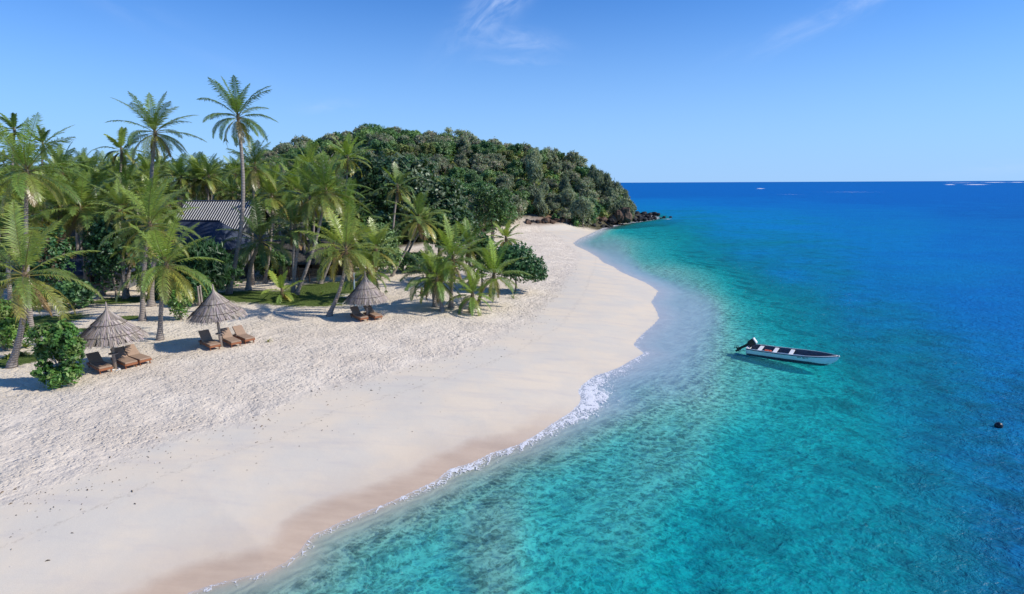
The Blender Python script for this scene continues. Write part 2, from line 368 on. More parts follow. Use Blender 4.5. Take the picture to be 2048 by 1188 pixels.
hgt = t.m('ADD', hgt, t.m('MULTIPLY', t.m('MULTIPLY', wv.outputs['Fac'], under), 0.10))
p = t.node('ShaderNodeBsdfPrincipled'); t.l.new(sandc, p.inputs['Base Color'])
t.l.new(t.bump(hgt, 1.0, 0.115), p.inputs['Normal'])
wet = t.m('MULTIPLY', wet, t.attr('wetk'))
t.l.new(t.ramp(wet, 0.0, 1.0, 0.92, 0.42), p.inputs['Roughness']); t.l.new(t.ramp(wet, 0, 1, 0.1, 0.5), p.inputs['Specular IOR Level'])
t.l.new(p.outputs[0], t.out.inputs[0])
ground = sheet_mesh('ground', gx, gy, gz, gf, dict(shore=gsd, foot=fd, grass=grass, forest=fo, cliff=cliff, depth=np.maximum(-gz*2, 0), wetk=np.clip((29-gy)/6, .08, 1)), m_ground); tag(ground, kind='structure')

# ------------------------------------------------------------------ sea surface
m_sea, t = mat('sea_water')
geo = t.node('ShaderNodeNewGeometry').outputs['Position']; flat = t.mapping(geo, (1, 1, 0))
dep = t.attr('depth'); sd = t.attr('shore')
big = t.noise(flat, 0.05, 5, 0.62, 0.5)
patch = t.noise(t.mapping(flat, (0.45, 1.0, 1)), 0.12, 6, 0.7)
dv = t.m('MULTIPLY', dep, t.ramp(big, 0.3, 0.7, 0.82, 1.2, False))
dv = t.m('MULTIPLY', dv, t.m('ADD', 1.0, t.m('MULTIPLY', t.m('SUBTRACT', patch, 0.5), t.ramp(dep, 1.0, 3.0, 0.0, 0.9))))
lg = t.m('DIVIDE', t.m('LOGARITHM', t.m('ADD', t.m('MAXIMUM', dv, 0.0), 0.1), 2.718), 5.0)   # ln(d+0.1)/5
lg = t.m('ADD', lg, 0.46)                                                    # d=0 ->0 ; 1->.479 ; 14 ->.99
SEA_STOPS = [(0.0, (0.36, 0.44, 0.42)), (0.30, (0.10, 0.43, 0.43)), (0.48, (0.0, 0.47, 0.52)), (0.60, (0.0, 0.385, 0.48)), (0.67, (0.0, 0.325, 0.53)), (0.74, (0.0, 0.29, 0.70)), (0.82, (0.0, 0.205, 0.58)), (0.91, (0.0, 0.14, 0.46)), (1.0, (0.0, 0.135, 0.45))]
body = t.crgb(lg, SEA_STOPS)
wd_ = t.attr('weed'); wpn = t.noise(flat, 0.6, 5, 0.7, 0.3)
rbm = t.m('MULTIPLY', t.ramp(t.noise(flat, 0.55, 5, 0.62, 0.5), 0.48, 0.66), t.m('MULTIPLY', t.ramp(dep, 0.7, 1.6), t.ramp(dep, 3.0, 6.0, 1.0, 0.0)))
body = t.mix(t.m('MULTIPLY', rbm, 0.42), body, (0.0, 0.15, 0.22))
body = t.mix(t.m('MULTIPLY', wd_, t.ramp(wpn, 0.35, 0.6, 0.45, 1.0), clamp=True), body, (0.0, 0.09, 0.15))
opac = t.m('SUBTRACT', 1.0, t.m('EXPONENT', t.m('MULTIPLY', dv, -0.28)))
# clear water: light through it loses red first
def ex(k): return t.m('EXPONENT', t.m('MULTIPLY', dv, -k))
tint = t.node('ShaderNodeCombineColor'); t.l.new(ex(1.5), tint.inputs[0]); t.l.new(ex(0.10), tint.inputs[1]); t.l.new(ex(0.06), tint.inputs[2])
# ripples
warp = t.node('ShaderNodeVectorMath', operation='ADD'); t.l.new(flat, warp.inputs[0])
wn = t.node('ShaderNodeVectorMath', operation='SCALE'); t.l.new(t.noise(flat, 0.35, 3, 0.5, out='Color'), wn.inputs[0]); wn.inputs['Scale'].default_value = 1.6; t.l.new(wn.outputs[0], warp.inputs[1])
wvec = warp.outputs[0]
r1 = t.noise(t.mapping(wvec, (1.0, 1.7, 1), (0, 0, R(25))), 2.3, 3, 0.55, 0.3)
r2 = t.noise(t.mapping(wvec, (1.0, 1.4, 1), (0, 0, R(-20))), 6.5, 3, 0.6)
r3 = t.noise(t.mapping(flat, (0.5, 1.3, 1), (0, 0, R(10))), 0.22, 4, 0.6)
rip = t.m('ADD', t.m('ADD', t.m('MULTIPLY', r1, 1.0), t.m('MULTIPLY', r2, 0.4)), t.m('MULTIPLY', r3, 2.4))
calm = t.ramp(dep, 0.05, 0.6, 0.06, 1.0)
nrm = t.bump(t.m('MULTIPLY', rip, calm), 1.0, 0.22); nrg = t.bump(t.m('MULTIPLY', rip, calm), 1.0, 0.07)
# caustic net of focused sunlight, painted into the water's transmission colour
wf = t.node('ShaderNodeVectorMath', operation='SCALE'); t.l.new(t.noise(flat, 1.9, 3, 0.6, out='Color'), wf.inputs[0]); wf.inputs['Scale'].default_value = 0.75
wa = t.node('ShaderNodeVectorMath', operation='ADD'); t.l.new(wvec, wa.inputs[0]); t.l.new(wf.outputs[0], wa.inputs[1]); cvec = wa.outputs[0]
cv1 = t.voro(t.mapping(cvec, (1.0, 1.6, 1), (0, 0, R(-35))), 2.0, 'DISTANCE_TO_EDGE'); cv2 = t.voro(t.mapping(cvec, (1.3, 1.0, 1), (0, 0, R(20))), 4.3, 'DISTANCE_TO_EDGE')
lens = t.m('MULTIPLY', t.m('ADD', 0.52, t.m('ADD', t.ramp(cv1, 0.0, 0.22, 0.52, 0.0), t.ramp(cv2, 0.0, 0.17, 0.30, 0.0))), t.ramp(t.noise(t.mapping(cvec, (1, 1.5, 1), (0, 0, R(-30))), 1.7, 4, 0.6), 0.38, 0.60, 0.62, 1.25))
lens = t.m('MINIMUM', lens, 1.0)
caustic_paint = t.m('ADD', t.m('MULTIPLY', t.m('SUBTRACT', lens, 1.0), t.ramp(dep, 0.06, 0.3)), 1.0)
lc = t.node('ShaderNodeCombineColor'); [t.l.new(caustic_paint, lc.inputs[i]) for i in range(3)]
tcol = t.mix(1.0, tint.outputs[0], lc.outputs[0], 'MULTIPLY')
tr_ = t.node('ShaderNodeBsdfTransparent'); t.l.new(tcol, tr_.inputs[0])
df = t.node('ShaderNodeBsdfDiffuse'); t.l.new(body, df.inputs[0]); t.l.new(nrm, df.inputs['Normal'])
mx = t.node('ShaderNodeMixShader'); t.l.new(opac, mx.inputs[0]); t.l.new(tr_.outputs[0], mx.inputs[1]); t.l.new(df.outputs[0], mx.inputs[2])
gl = t.node('ShaderNodeBsdfGlossy'); gl.inputs['Roughness'].default_value = 0.40; t.l.new(nrg, gl.inputs['Normal'])
fr = t.node('ShaderNodeFresnel'); fr.inputs['IOR'].default_value = 1.33; t.l.new(nrg, fr.inputs['Normal'])
frm = t.m('MULTIPLY', fr.outputs[0], t.m('ADD', 0.045, t.m('MULTIPLY', t.ramp(dep, 0.10, 0.45, 0.5, 0.0), t.attr('shelf'))))
mg = t.node('ShaderNodeMixShader'); t.l.new(frm, mg.inputs[0]); t.l.new(mx.outputs[0], mg.inputs[1]); t.l.new(gl.outputs[0], mg.inputs[2])
# foam along the edge
fn = t.noise(t.mapping(wvec, (1, 0.55, 1), (0, 0, R(-48))), 3.0, 6, 0.75, 0.8); fv = t.voro(wvec, 5.5, 'DISTANCE_TO_EDGE')
fatt = t.attr('foam')
lace = t.m('ADD', t.m('MULTIPLY', t.ramp(fn, 0.30, 0.72), 0.9), t.ramp(fv, 0.0, 0.14, 0.35, 0.0))
edge = t.m('MULTIPLY', t.ramp(t.m('ADD', t.m('MULTIPLY', sd, -1.0), t.m('MULTIPLY', t.m('SUBTRACT', fn, 0.5), 0.35)), 0.0, 0.10, 1.0, 0.0), t.ramp(fatt, 0.0, 0.7))
fm = t.m('MAXIMUM', t.ramp(t.m('ADD', lace, fatt), 1.0, 1.3), t.m('MULTIPLY', edge, t.ramp(fn, 0.35, 0.5)))
fd_ = t.node('ShaderNodeBsdfDiffuse'); fd_.inputs[0].default_value = (0.80, 0.80, 0.80, 1); t.l.new(t.bump(fn, 1.0, 0.05), fd_.inputs['Normal'])
mf = t.node('ShaderNodeMixShader'); t.l.new(t.m('MULTIPLY', fm, 0.93), mf.inputs[0]); t.l.new(mg.outputs[0], mf.inputs[1]); t.l.new(fd_.outputs[0], mf.inputs[2])
t.l.new(mf.outputs[0], t.out.inputs[0])
radii = np.concatenate([np.geomspace(4, 330, 620), np.geomspace(334, 8000, 260), np.geomspace(9000, 60000, 14)])
azs = az_grid(0.22, -40, 50); sheet_mesh.na = len(azs)
sx, sy, sf = polar_sheet('sea', radii, azs)
ssd = sdist(sx, sy); sdep = sea_depth(sx, sy, ssd); sdep = np.where(ssd > 0, 0, sdep)
wcp = [(1700,1000,.15),(1800,1100,.2),(1600,1180,.15),(1400,1180,.1),(1900,1000,.35),(1980,1100,.75),(2060,1000,.9),(2060,800,.8),(1980,850,.65),(1900,780,.55),(1800,720,.35),(1700,600,.3),(1740,650,.35),(1600,560,.2),(2000,700,.3),(2000,600,.15),(1400,900,0),(1600,900,.05),(1500,750,0),(1900,500,.05),(1500,450,0),(1700,440,.1),(1800,400,0),(1000,1000,0),(2300,1188,1),(1750,850,.1)]
weed = np.zeros(sx.shape); Ww = np.zeros(sx.shape); u_ = np.degrees(np.arctan2(sx, sy)); v_ = np.log(np.hypot(sx, sy)+4)*17
for a, b, c in wcp:
    p_ = at_z(a, b); wq = 1/((u_-math.degrees(math.atan2(p_.x, p_.y)))**2+(v_-math.log(p_.xy.length+4)*17)**2+5)**2; Ww += wq; weed += wq*c
weed /= Ww
# foam strength: [px,py, reach inland metres, strength]
foam = np.full(sx.shape, -1.0)
fsh = [(600,1100,.3,.35),(640,1062,.35,.45),(760,1012,.3,.5),(830,982,.4,.6),(880,955,.55,.75),(930,930,.7,.85),(1000,900,.6,.8),(1060,875,.5,.75),(1100,850,.8,.8),(1150,820,1.3,.85),(1170,790,2.0,.9),(1185,765,1.6,.8),(1215,750,1.1,.62),(1250,728,.7,.5),(1285,708,.6,.6),
       (1310,700,.4,.3),(1330,640,.3,.05),(1316,590,.25,.1),(1290,566,.25,.2),(1240,540,.25,.15),(1200,500,.8,.2),(1180,475,2.6,.5),(1190,466,2.5,.55),(1215,458,1.8,.7),(1250,449,2.0,.8),(1290,442,2.2,.8),(1310,436,3.0,.9),(1290,428,2.2,.85),(1265,424,2.2,.8)]
fp = np.array([(*at_z(a, b).xy, c, d) for a, b, c, d in fsh])
Wt = np.zeros(sx.shape); Sr = np.zeros(sx.shape); Ss = np.zeros(sx.shape)
rr_ = np.hypot(sx, sy)
for fx_, fy_, fr_, fs_ in fp:
    wq = 1/(((sx-fx_)**2+(sy-fy_)**2)/np.maximum(rr_, 5)**2*900+0.02)**1.6; Wt += wq; Sr += wq*fr_; Ss += wq*fs_
reach = Sr/Wt; stren = Ss/Wt; e = -ssd
foam = stren*np.clip(1-np.abs(e-reach*0.35)/reach, -0.2, 1)
foam = np.where((e > 20) | (rr_ > 260), -1, foam)
# swash film line on the wet sand and surf on the far reef
for (px, py, a, b, ang, s) in ((1521,377,10,.9,4,1.2),(1900,369,9,.9,2,1.3),(1953,369,20,.8,2,1.3),(1990,364.6,22,.6,0,1.2),(2035,364.4,12,.6,0,1.3),(1925,365.5,30,.35,0,.95),(1700,384,60,.5,0,.55),(1580,389,30,.4,0,.5),(1335,438,12,1.0,3,.8)):
    c = at_z(px, py); rc = c.xy.length; ux, uy = c.x/rc, c.y/rc; x_ = ((sx-c.x)*uy-(sy-c.y)*ux)/(a*rc/FPX); y_ = ((sx-c.x)*ux+(sy-c.y)*uy)/(b*rc*rc/(CAM_H*FPX)); foam = np.maximum(foam, s*(1-np.hypot(x_, y_)))
seaz = np.zeros(sx.shape)
seaz = np.where(ssd > 3, -0.6, seaz)
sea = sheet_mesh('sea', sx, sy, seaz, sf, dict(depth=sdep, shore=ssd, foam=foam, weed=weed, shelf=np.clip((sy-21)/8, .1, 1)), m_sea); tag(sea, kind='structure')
# ------------------------------------------------------------------ foliage materials
def leafmat(name, rough=0.45, trans=0.35, spec=0.35, var=0.25):
    m, t = mat(name)
    c = t.attr('col', 'Color'); oi = t.node('ShaderNodeObjectInfo').outputs['Random']
    hs = t.node('ShaderNodeHueSaturation'); t.l.new(c, hs.inputs['Color'])
    t.l.new(t.ramp(oi, 0, 1, 1-var, 1+var, False), hs.inputs['Value']); t.l.new(t.ramp(oi, 0, 1, 0.515, 0.488, False), hs.inputs['Hue'])
    p = t.node('ShaderNodeBsdfPrincipled'); t.l.new(hs.outputs[0], p.inputs['Base Color']); p.inputs['Roughness'].default_value = rough; p.inputs['Specular IOR Level'].default_value = spec
    tb = t.node('ShaderNodeBsdfTranslucent'); t.l.new(t.mix(1.0, hs.outputs[0], (1.5, 1.6, 0.7), 'MULTIPLY'), tb.inputs[0])
    mx = t.node('ShaderNodeMixShader'); mx.inputs[0].default_value = trans; t.l.new(p.outputs[0], mx.inputs[1]); t.l.new(tb.outputs[0], mx.inputs[2])
    t.l.new(mx.outputs[0], t.out.inputs[0]); return m
m_palm = leafmat('palm_leaf', 0.36, 0.22, 0.55, 0.14)
m_leaf = leafmat('broad_leaf', 0.4, 0.25, 0.4, 0.2)
m_dull = leafmat('dry_leaf', 0.7, 0.25, 0.15, 0.2)
m_bark = simple('palm_bark', (0.28, 0.24, 0.21), 0.85, 0.1, 0.45, 3.0, 0.03, stretch=(1, 1, 5))
m_wood = simple('twig_bark', (0.36, 0.30, 0.25), 0.85, 0.1, 0.4, 4.0, 0.03)

# ------------------------------------------------------------------ coconut palms
def frond(mb, rs, origin, az, el0, L, bend, col, rib, nl=34, side=0.0, hang=0.5, wleaf=0.05, llen=0.225, bare=0.16, wind=None):
    n = 12; P = [np.array(origin, float)]; dirs = []
    e = el0; a = az
    for i in range(n):
        s = (i+0.5)/n; ee = e - bend*s**1.35; aa = a + side*s
        d = np.array([math.cos(ee)*math.sin(aa), math.cos(ee)*math.cos(aa), math.sin(ee)])
        if wind is not None: d = d + np.array(wind)*s; d /= np.linalg.norm(d)
        dirs.append(d); P.append(P[-1]+d*L/n)
    P = np.array(P); dirs.append(dirs[-1]); dirs = np.array(dirs)
    mb.tube(P, list(np.linspace(0.035, 0.008, n+1)*L/4.2), 3, rib, cap=False)
    s = np.linspace(bare, 0.995, nl); k = s*n; i0 = np.minimum(k.astype(int), n-1); f = (k-i0)[:, None]
    base = P[i0]*(1-f)+P[i0+1]*f; tg = dirs[i0]
    up0 = np.array([0, 0, 1.0]); sd = np.cross(tg, up0); sd /= (np.linalg.norm(sd, axis=1)[:, None]+1e-6)
    nm = np.cross(sd, tg)
    prof = llen*L*np.clip(np.sin(np.pi*np.clip(0.16+0.86*(s-bare)/(1-bare), 0, 1))**0.6, 0.12, 1)*rs.uniform(0.6, 1.15, nl)
    roll = rs.uniform(-0.15, 0.15)
    for sg in (-1, 1):
        fw = 0.45+0.55*s+rs.uniform(-.1, .1, nl)
        vup = rs.uniform(0.05, 0.28, nl)*(1-hang*0.6)+roll*sg
        d1 = sd*sg + tg*fw[:, None] + nm*vup[:, None]; d1 /= np.linalg.norm(d1, axis=1)[:, None]
        hg = (hang*rs.uniform(0.5, 1.6, nl))[:, None]
        p1 = base + d1*(prof*0.45)[:, None]; d2 = d1 + np.array([0, 0, -1.0])*hg*1.3
        if wind is not None: d2 = d2 + np.array(wind)*0.8
        d2 /= np.linalg.norm(d2, axis=1)[:, None]
        p2 = p1 + d2*(prof*0.55)[:, None]
        wv_ = tg*wleaf*0.5
        V = np.stack([base-wv_*0.6, base+wv_*0.6, p1+wv_, p1-wv_, p2], axis=1).reshape(-1, 3)
        b = np.arange(nl)*5
        q = np.stack([b, b+1, b+2, b+3], axis=1).tolist(); tr = np.stack([b+3, b+2, b+4], axis=1).tolist()
        cl_ = np.tile(np.asarray(col)[None, :], (nl, 1))*rs.uniform(0.75, 1.25, (nl, 1)); cl_ = np.repeat(cl_, 5, axis=0)
        cl_[4::5] *= np.array([1.35, 1.1, 0.8])
        mb.add(V, q+tr, cl_)
GR_Y = np.array((0.25, 0.33, 0.05)); GR_D = np.array((0.09, 0.165, 0.045)); GR_O = np.array((0.42, 0.34, 0.06)); GR_B = np.array((0.30, 0.20, 0.09))
def palm_crown(rs, L, n=22, young=0.5, old=0.35, wind=(0.10, 0.05, 0), upright=0.0, nl=34, bright=1.0, hang=0.5, hub=0.16, wleaf=0.05, low=-40):
    mb = MB(); az0 = rs.uniform(0, 6.28)
    for i in range(n):
        f = i/(n-1)                                  # 0 = newest, standing up; 1 = oldest, hanging
        az_ = az0+i*2.39996+rs.uniform(-.25, .25)
        el0 = R(84-(84-low)*f**(0.8+upright)) + rs.uniform(-.12, .12)
        bend = R(22+58*min(1, f*1.3))*rs.uniform(0.75, 1.3)
        if f > 0.8: bend *= 0.8
        Lf = L*(0.72+0.36*math.sin(math.pi*min(1, 0.25+f*0.75)))*rs.uniform(0.88, 1.1)
        c = GR_Y*(1-f)*young + GR_D*(1-(1-f)*young)
        if f > 1-old: c = c*(1-(f-(1-old))/old*0.85) + (GR_O if rs.uniform() < 0.75 else GR_B)*((f-(1-old))/old*0.85)
        c = c*bright*rs.uniform(0.85, 1.2)
        if i >= n-2 and old > .25: c = GR_B*rs.uniform(.6, .95); el0 = R(rs.uniform(-72, -58)); bend = R(18); Lf *= .85
        rib = np.array((0.24, 0.22, 0.05))*0.75 if f < 0.85 else np.array((0.30, 0.20, 0.07))
        o = (hub*0.6*math.sin(az_)*f, hub*0.6*math.cos(az_)*f, 0.15*(1-f)-0.12*f)
        frond(mb, rs, o, az_, el0, Lf, bend, c, rib*1.2, nl, rs.uniform(-.35, .35), hang*(0.5+0.8*f), wleaf, wind=wind)
    # fibrous heart of the crown with flower stalks
    mb.lathe([(0.02, -0.5), (hub*0.7, -0.42), (hub*0.95, -0.15), (hub*0.9, 0.1), (hub*0.4, 0.45), (0.01, 0.7)], 8, col=(0.17, 0.12, 0.06))
    return mb
def nuts(rs, hub=0.16, n=7):
    mb = MB()
    for i in range(n):
        a = rs.uniform(0, 6.28); c = (hub*1.5*math.cos(a), hub*1.5*math.sin(a), -0.25-rs.uniform(0, .25)); r = 0.11
        mb.lathe([(0.01, -r*1.1), (r*.7, -r*.7), (r, 0), (r*.75, r*.65), (0.01, r*1.1)], 7, c, (0.16, 0.15, 0.04) if rs.uniform() < .5 else (0.24, 0.13, 0.04))
    return mb
def trunk_mb(base, top, r0, r1, sag=0.0, flare=1.9, sag_dir=None):
    """curved, ringed palm trunk from base to top (relative to base)"""
    n = 22; T_ = np.array(top, float)-np.array(base, float); L = np.linalg.norm(T_)
    h = np.array([T_[0], T_[1], 0]); mb = MB(); P = []; rad = []; cols = []
    for i in range(n+1):
        s = i/n; sb = 1/(1+math.exp(-(s-0.35)*6)) if False else s
        # leaning near the ground, straightening upwards
        off = h*(-(sag)*math.sin(math.pi*s)) if sag else 0*h
        if sag_dir is not None: off = off + np.array(sag_dir)*math.sin(math.pi*s)
        P.append(T_*sb+off); r = r0+(r1-r0)*s; r *= 1+(flare-1)*math.exp(-s*L/0.35); r *= 1.05 if i % 2 else 0.97
        rad.append(r); k = 0.9+0.2*(i % 2); cols.append(np.array((0.30, 0.255, 0.225))*k)
    P[0] = P[0]-np.array((0, 0, 0.25))
    mb.tube(P, rad, 9, np.array(cols)); return mb
RING = None
m_bark2, t = mat('ringed_palm_bark'); oc = t.node('ShaderNodeTexCoord').outputs['Object']
wv = t.node('ShaderNodeTexWave'); wv.bands_direction = 'Z'; wv.inputs['Scale'].default_value = 2.3; wv.inputs['Distortion'].default_value = 1.2; wv.inputs['Detail'].default_value = 2; t.l.new(oc, wv.inputs['Vector'])
nz = t.noise(oc, 3.0, 4, 0.65)
cb = t.mix(t.m('MULTIPLY', wv.outputs['Fac'], 0.45), (0.33, 0.285, 0.25), (0.16, 0.13, 0.11)); cb = t.mix(t.ramp(nz, 0.55, 0.75), cb, (0.40, 0.37, 0.34))
p = t.node('ShaderNodeBsdfPrincipled'); t.l.new(cb, p.inputs['Base Color']); p.inputs['Roughness'].default_value = 0.9; t.l.new(t.bump(wv.outputs['Fac'], 1.0, 0.03), p.inputs['Normal']); t.l.new(p.outputs[0], t.out.inputs[0])

PALMS = []
def place_d(px, D):
    x = (px-1024)/FPX*D
    for _ in range(3): z = T(x, D); x = (px-1024)/FPX*(D*math.cos(PITCH)+(CAM_H-z)*math.sin(PITCH))
    return Vector((x, D, T(x, D)))
def palm(name, label, base, hub, Rpx, group, seed, n=22, young=0.6, old=0.35, low=-40, bright=1.0, upright=0.0, r0=0.17, sag=0.12, dz=0.0, dy=0.0, wind=(0.12, 0.04, 0), nut=True, crown_from=None, nl=46, hang=0.5, D=None, wleaf=None):
    if D is None: B = place(*base)
    else:
        B = place_d(base[0], D)
    H = at_y(hub[0], hub[1], B.y+dy)
    dpt_ = H.y; mpp = math.hypot(H.y, 0)/FPX*1.0; L = Rpx*mpp*1.02
    root = empty(name, B); tag(root, label, 'palm tree', group)
    rel = H-B
    rs = np.random.default_rng(seed)
    if rel.z > 0.9:
        trunk_mb((0, 0, 0), rel, r0, r0*0.62, sag).build('trunk', m_bark2, root, True)
    if crown_from is None:
        cr = palm_crown(rs, L, int(n*1.2), young, old, wind, upright, nl, bright, hang, wleaf=wleaf or (0.058 if B.y < 52 else (0.07 if B.y < 60 else 0.075))).build('crown', m_palm, root)
    else:
        src, sL = crown_from; cr = src.copy(); C.objects.link(cr); cr.parent = root; cr.rotation_euler = (rs.uniform(-.06, .06), rs.uniform(-.06, .06), rs.uniform(0, 6.28)); s = L/sL; cr.scale = (s, s, s)
    cr.location = rel
    if nut and crown_from is None and L > 2.2:
        pass
    PALMS.append((B.x, B.y)); return root, cr, L
m_nut = simple('coconut_husk', (0.2, 0.15, 0.05), 0.6, 0.3, 0.2, 6, use_attr=True)
GF = 'palms at the edge of the beach'; GM = 'palms in the grove behind the thatched umbrellas'; GC = 'clump of short palms on the sand'
HERO = [
 # label, base px, hub px, radius px, group, kwargs
 ('foreground palm at the left edge, leaning trunk and wide crown with yellow stems', (22,735), (50,552), 138, GF, dict(n=20, young=.6, old=.45, low=-52, nl=44, r0=.17, sag=-.15, hang=.62)),
 ('big bushy palm with bright yellow drooping lower fronds at the far left', (62,600), (54,345), 112, GM, dict(n=26, young=.9, old=.4, low=-60, nl=42, r0=.16, D=38, bright=1.15)),
 ('palm with a straight pale trunk rising in front of the small grey roof', (172,584), (177,410), 84, GM, dict(n=20, old=.4, low=-45, r0=.19)),
 ('young palm with upright lime fronds between the two left umbrellas', (320,680), (333,532), 108, GF, dict(n=22, young=1.0, old=.5, low=-62, nl=44, r0=.155, sag=.1, upright=-.1, bright=1.1, hang=.6)),
 ('tall palm with a full round crown against the sky, second tallest of the grove', (300,560), (310,266), 80, GM, dict(n=24, old=.35, low=-50, r0=.21, D=54, young=.5)),
 ('tallest palm, very long thin curved trunk and sparse crown high against the sky', (457,588), (476,235), 78, GM, dict(n=20, young=.5, old=.12, low=-28, r0=.21, sag=-.35, nl=46, upright=.25, hang=.6)),
 ('thin palm with small crown standing left of the second tallest palm', (243,500), (243,302), 44, GM, dict(n=16, D=66, low=-40)),
 ('broad palm crown just left of the striped roof with arching side fronds', (285,600), (300,452), 100, GM, dict(n=22, old=.3, low=-35, r0=.18, D=41, young=.7)),
 ('dark upright palm crown right of the tallest trunk, above the striped roof', (505,520), (510,336), 70, GM, dict(n=22, young=.2, old=.45, low=-55, D=58)),
 ('dense dark palm leaning over the pale path right of the tallest trunk', (497,580), (520,482), 88, GM, dict(n=22, young=.2, old=.2, low=-40, r0=.22, bright=.9, sag=.2)),
 ('leaning palm, left one of two parallel slanting trunks over the lawn', (592,590), (652,385), 86, GM, dict(n=26, young=.6, old=.5, low=-55, r0=.17, sag=-.1)),
 ('dark narrow palm rising between the dark crown and the slanting trunks', (588,545), (590,455), 72, GM, dict(n=18, young=.15, old=.3, low=-40, D=52, bright=.85)),
 ('slanting trunk palm, right one of the two parallel trunks, crown in front of the hill', (585,560), (620,400), 72, GM, dict(n=18, young=.5, old=.4, low=-45, r0=.15, D=52)),
 ('full green palm with a leaning pale trunk standing left of the far umbrella', (657,632), (692,502), 92, GF, dict(n=24, young=.8, old=.4, low=-52, r0=.16, sag=-.2, nl=44, hang=.55)),
 ('low palm whose fronds hang right behind the far thatched umbrella', (735,600), (736,545), 62, GF, dict(n=20, young=.8, old=.3, low=-45, r0=.15)),
 ('thin slanting palm with drooping crown left of the clump', (783,552), (838,440), 66, GM, dict(n=20, young=.5, old=.4, low=-55, r0=.15, sag=-.05)),
 ('second slanting palm close beside the drooping crown against the dark trees', (803,542), (850,450), 48, GM, dict(n=14, young=.5, old=.3, low=-40, r0=.15)),
 ('smaller palm with orange hearted crown in front of the large leafed tree', (782,500), (795,376), 50, GM, dict(n=18, young=.4, old=.5, low=-45, D=68)),
 ('bright yellow green palm crown silhouetted on the hill left of the large leafed tree', (690,480), (696,318), 52, GM, dict(n=20, young=1.0, old=.6, low=-60, D=72, bright=1.25)),
 ('yellow green palm crown just left of the bright one on the hill', (615,500), (618,336), 50, GM, dict(n=18, young=.9, old=.3, low=-45, D=74, bright=1.15)),
 ('short palm second from the left in the clump, slightly leaning trunk', (884,622), (874,560), 72, GC, dict(n=18, young=.9, old=.3, low=-35, r0=.15, upright=-.1, bright=1.1)),
 ('short palm at the left of the clump with fronds sweeping left over the sand', (870,613), (858,552), 70, GC, dict(n=18, young=.6, old=.3, low=-30, r0=.15, upright=-.1)),
 ('tallest short palm in the middle of the clump, thick straight trunk', (902,616), (906,520), 84, GC, dict(n=22, young=.9, old=.4, low=-45, r0=.17, bright=1.1)),
 ('smallest leaning palm at the front of the clump', (919,625), (945,592), 60, GC, dict(n=16, young=.9, old=.3, low=-30, r0=.14, upright=-.1, bright=1.1)),
 ('right hand palm of the clump, curved trunk leaning towards the water', (956,611), (988,552), 76, GC, dict(n=19, young=1.0, old=.4, low=-45, r0=.15, sag=.2, bright=1.15)),
 ('palm at the back of the clump under the dark bushes', (940,560), (938,492), 62, GC, dict(n=20, young=.6, old=.3, low=-35, D=56)),
 ('small palm peeping over the right end of the clump', (1012,560), (1012,478), 38, GC, dict(n=18, young=.9, old=.3, low=-35, D=62)),
 ('stemless young palm with upright yellow green fronds on the lawn', (563,601), (564,585), 48, GF, dict(n=12, young=1.0, old=.3, low=10, bright=1.25, nut=False)),
 ('tiny stemless palm shoot on the sand left of the clump', (843,592), (843,588), 15, GF, dict(n=9, young=.5, old=.1, low=0, nut=False, nl=20)),
 ('palm with a white footed leaning trunk on the lawn behind the left umbrella', (252,594), (272,492), 62, GM, dict(n=18, young=.4, old=.5, low=-45, r0=.2)),
 ('palm with a stout dark trunk on the lawn directly behind the young lime palm', (302,612), (318,470), 60, GM, dict(n=16, young=.4, old=.3, low=-40, r0=.22)),
 ('palm trunk leaning right at the end of the slatted fence', (640,568), (668,492), 58, GM, dict(n=16, young=.6, old=.3, low=-40, r0=.18, sag=-.1)),
 ('palm with curved foot on the sand behind the far umbrella', (702,556), (715,478), 56, GM, dict(n=16, young=.7, old=.3, low=-40, r0=.16)),
 ('palm standing in the dark grove left of the striped roof, hanging pale fronds', (395,480), (398,362), 58, GM, dict(n=22, young=.5, old=.5, low=-60, D=78)),
 ('palm silhouetted on the skyline at the far left edge', (28,420), (29,262), 36, GM, dict(n=18, young=.3, old=.3, low=-30, D=70)),
 ('palm crown on the skyline between the far left pair', (88,420), (86,290), 40, GM, dict(n=18, young=.4, old=.3, low=-40, D=74)),
 ('palm with yellow hearted crown right of the big bushy one at far left', (128,500), (124,345), 60, GM, dict(n=20, young=.5, old=.5, low=-50, D=62)),
 ('low palm filling the gap beside the second leaning trunk, below the bushy hill', (735,560), (752,500), 66, GM, dict(n=18, young=.8, old=.3, low=-40, D=50)),
 ('low feathery palm at the foot of the dark leafed trees', (700,500), (700,445), 58, GM, dict(n=18, young=.7, old=.3, low=-40, D=60)),
 ('dark palm between the striped roof and the broad left crown', (205,560), (212,470), 58, GM, dict(n=16, young=.2, old=.2, low=-35, D=52, bright=.85)),
 ('palm behind the far left foreground crown, trunk in shade', (25,620), (15,470), 75, GM, dict(n=18, young=.3, old=.3, low=-40, D=40)),
]
crowns = []
for i, (lab, b, h, r, g, kw) in enumerate(HERO):
    root, cr, L = palm('coconut_palm', lab, b, h, r, g, 100+i, **kw); crowns.append((cr, L))
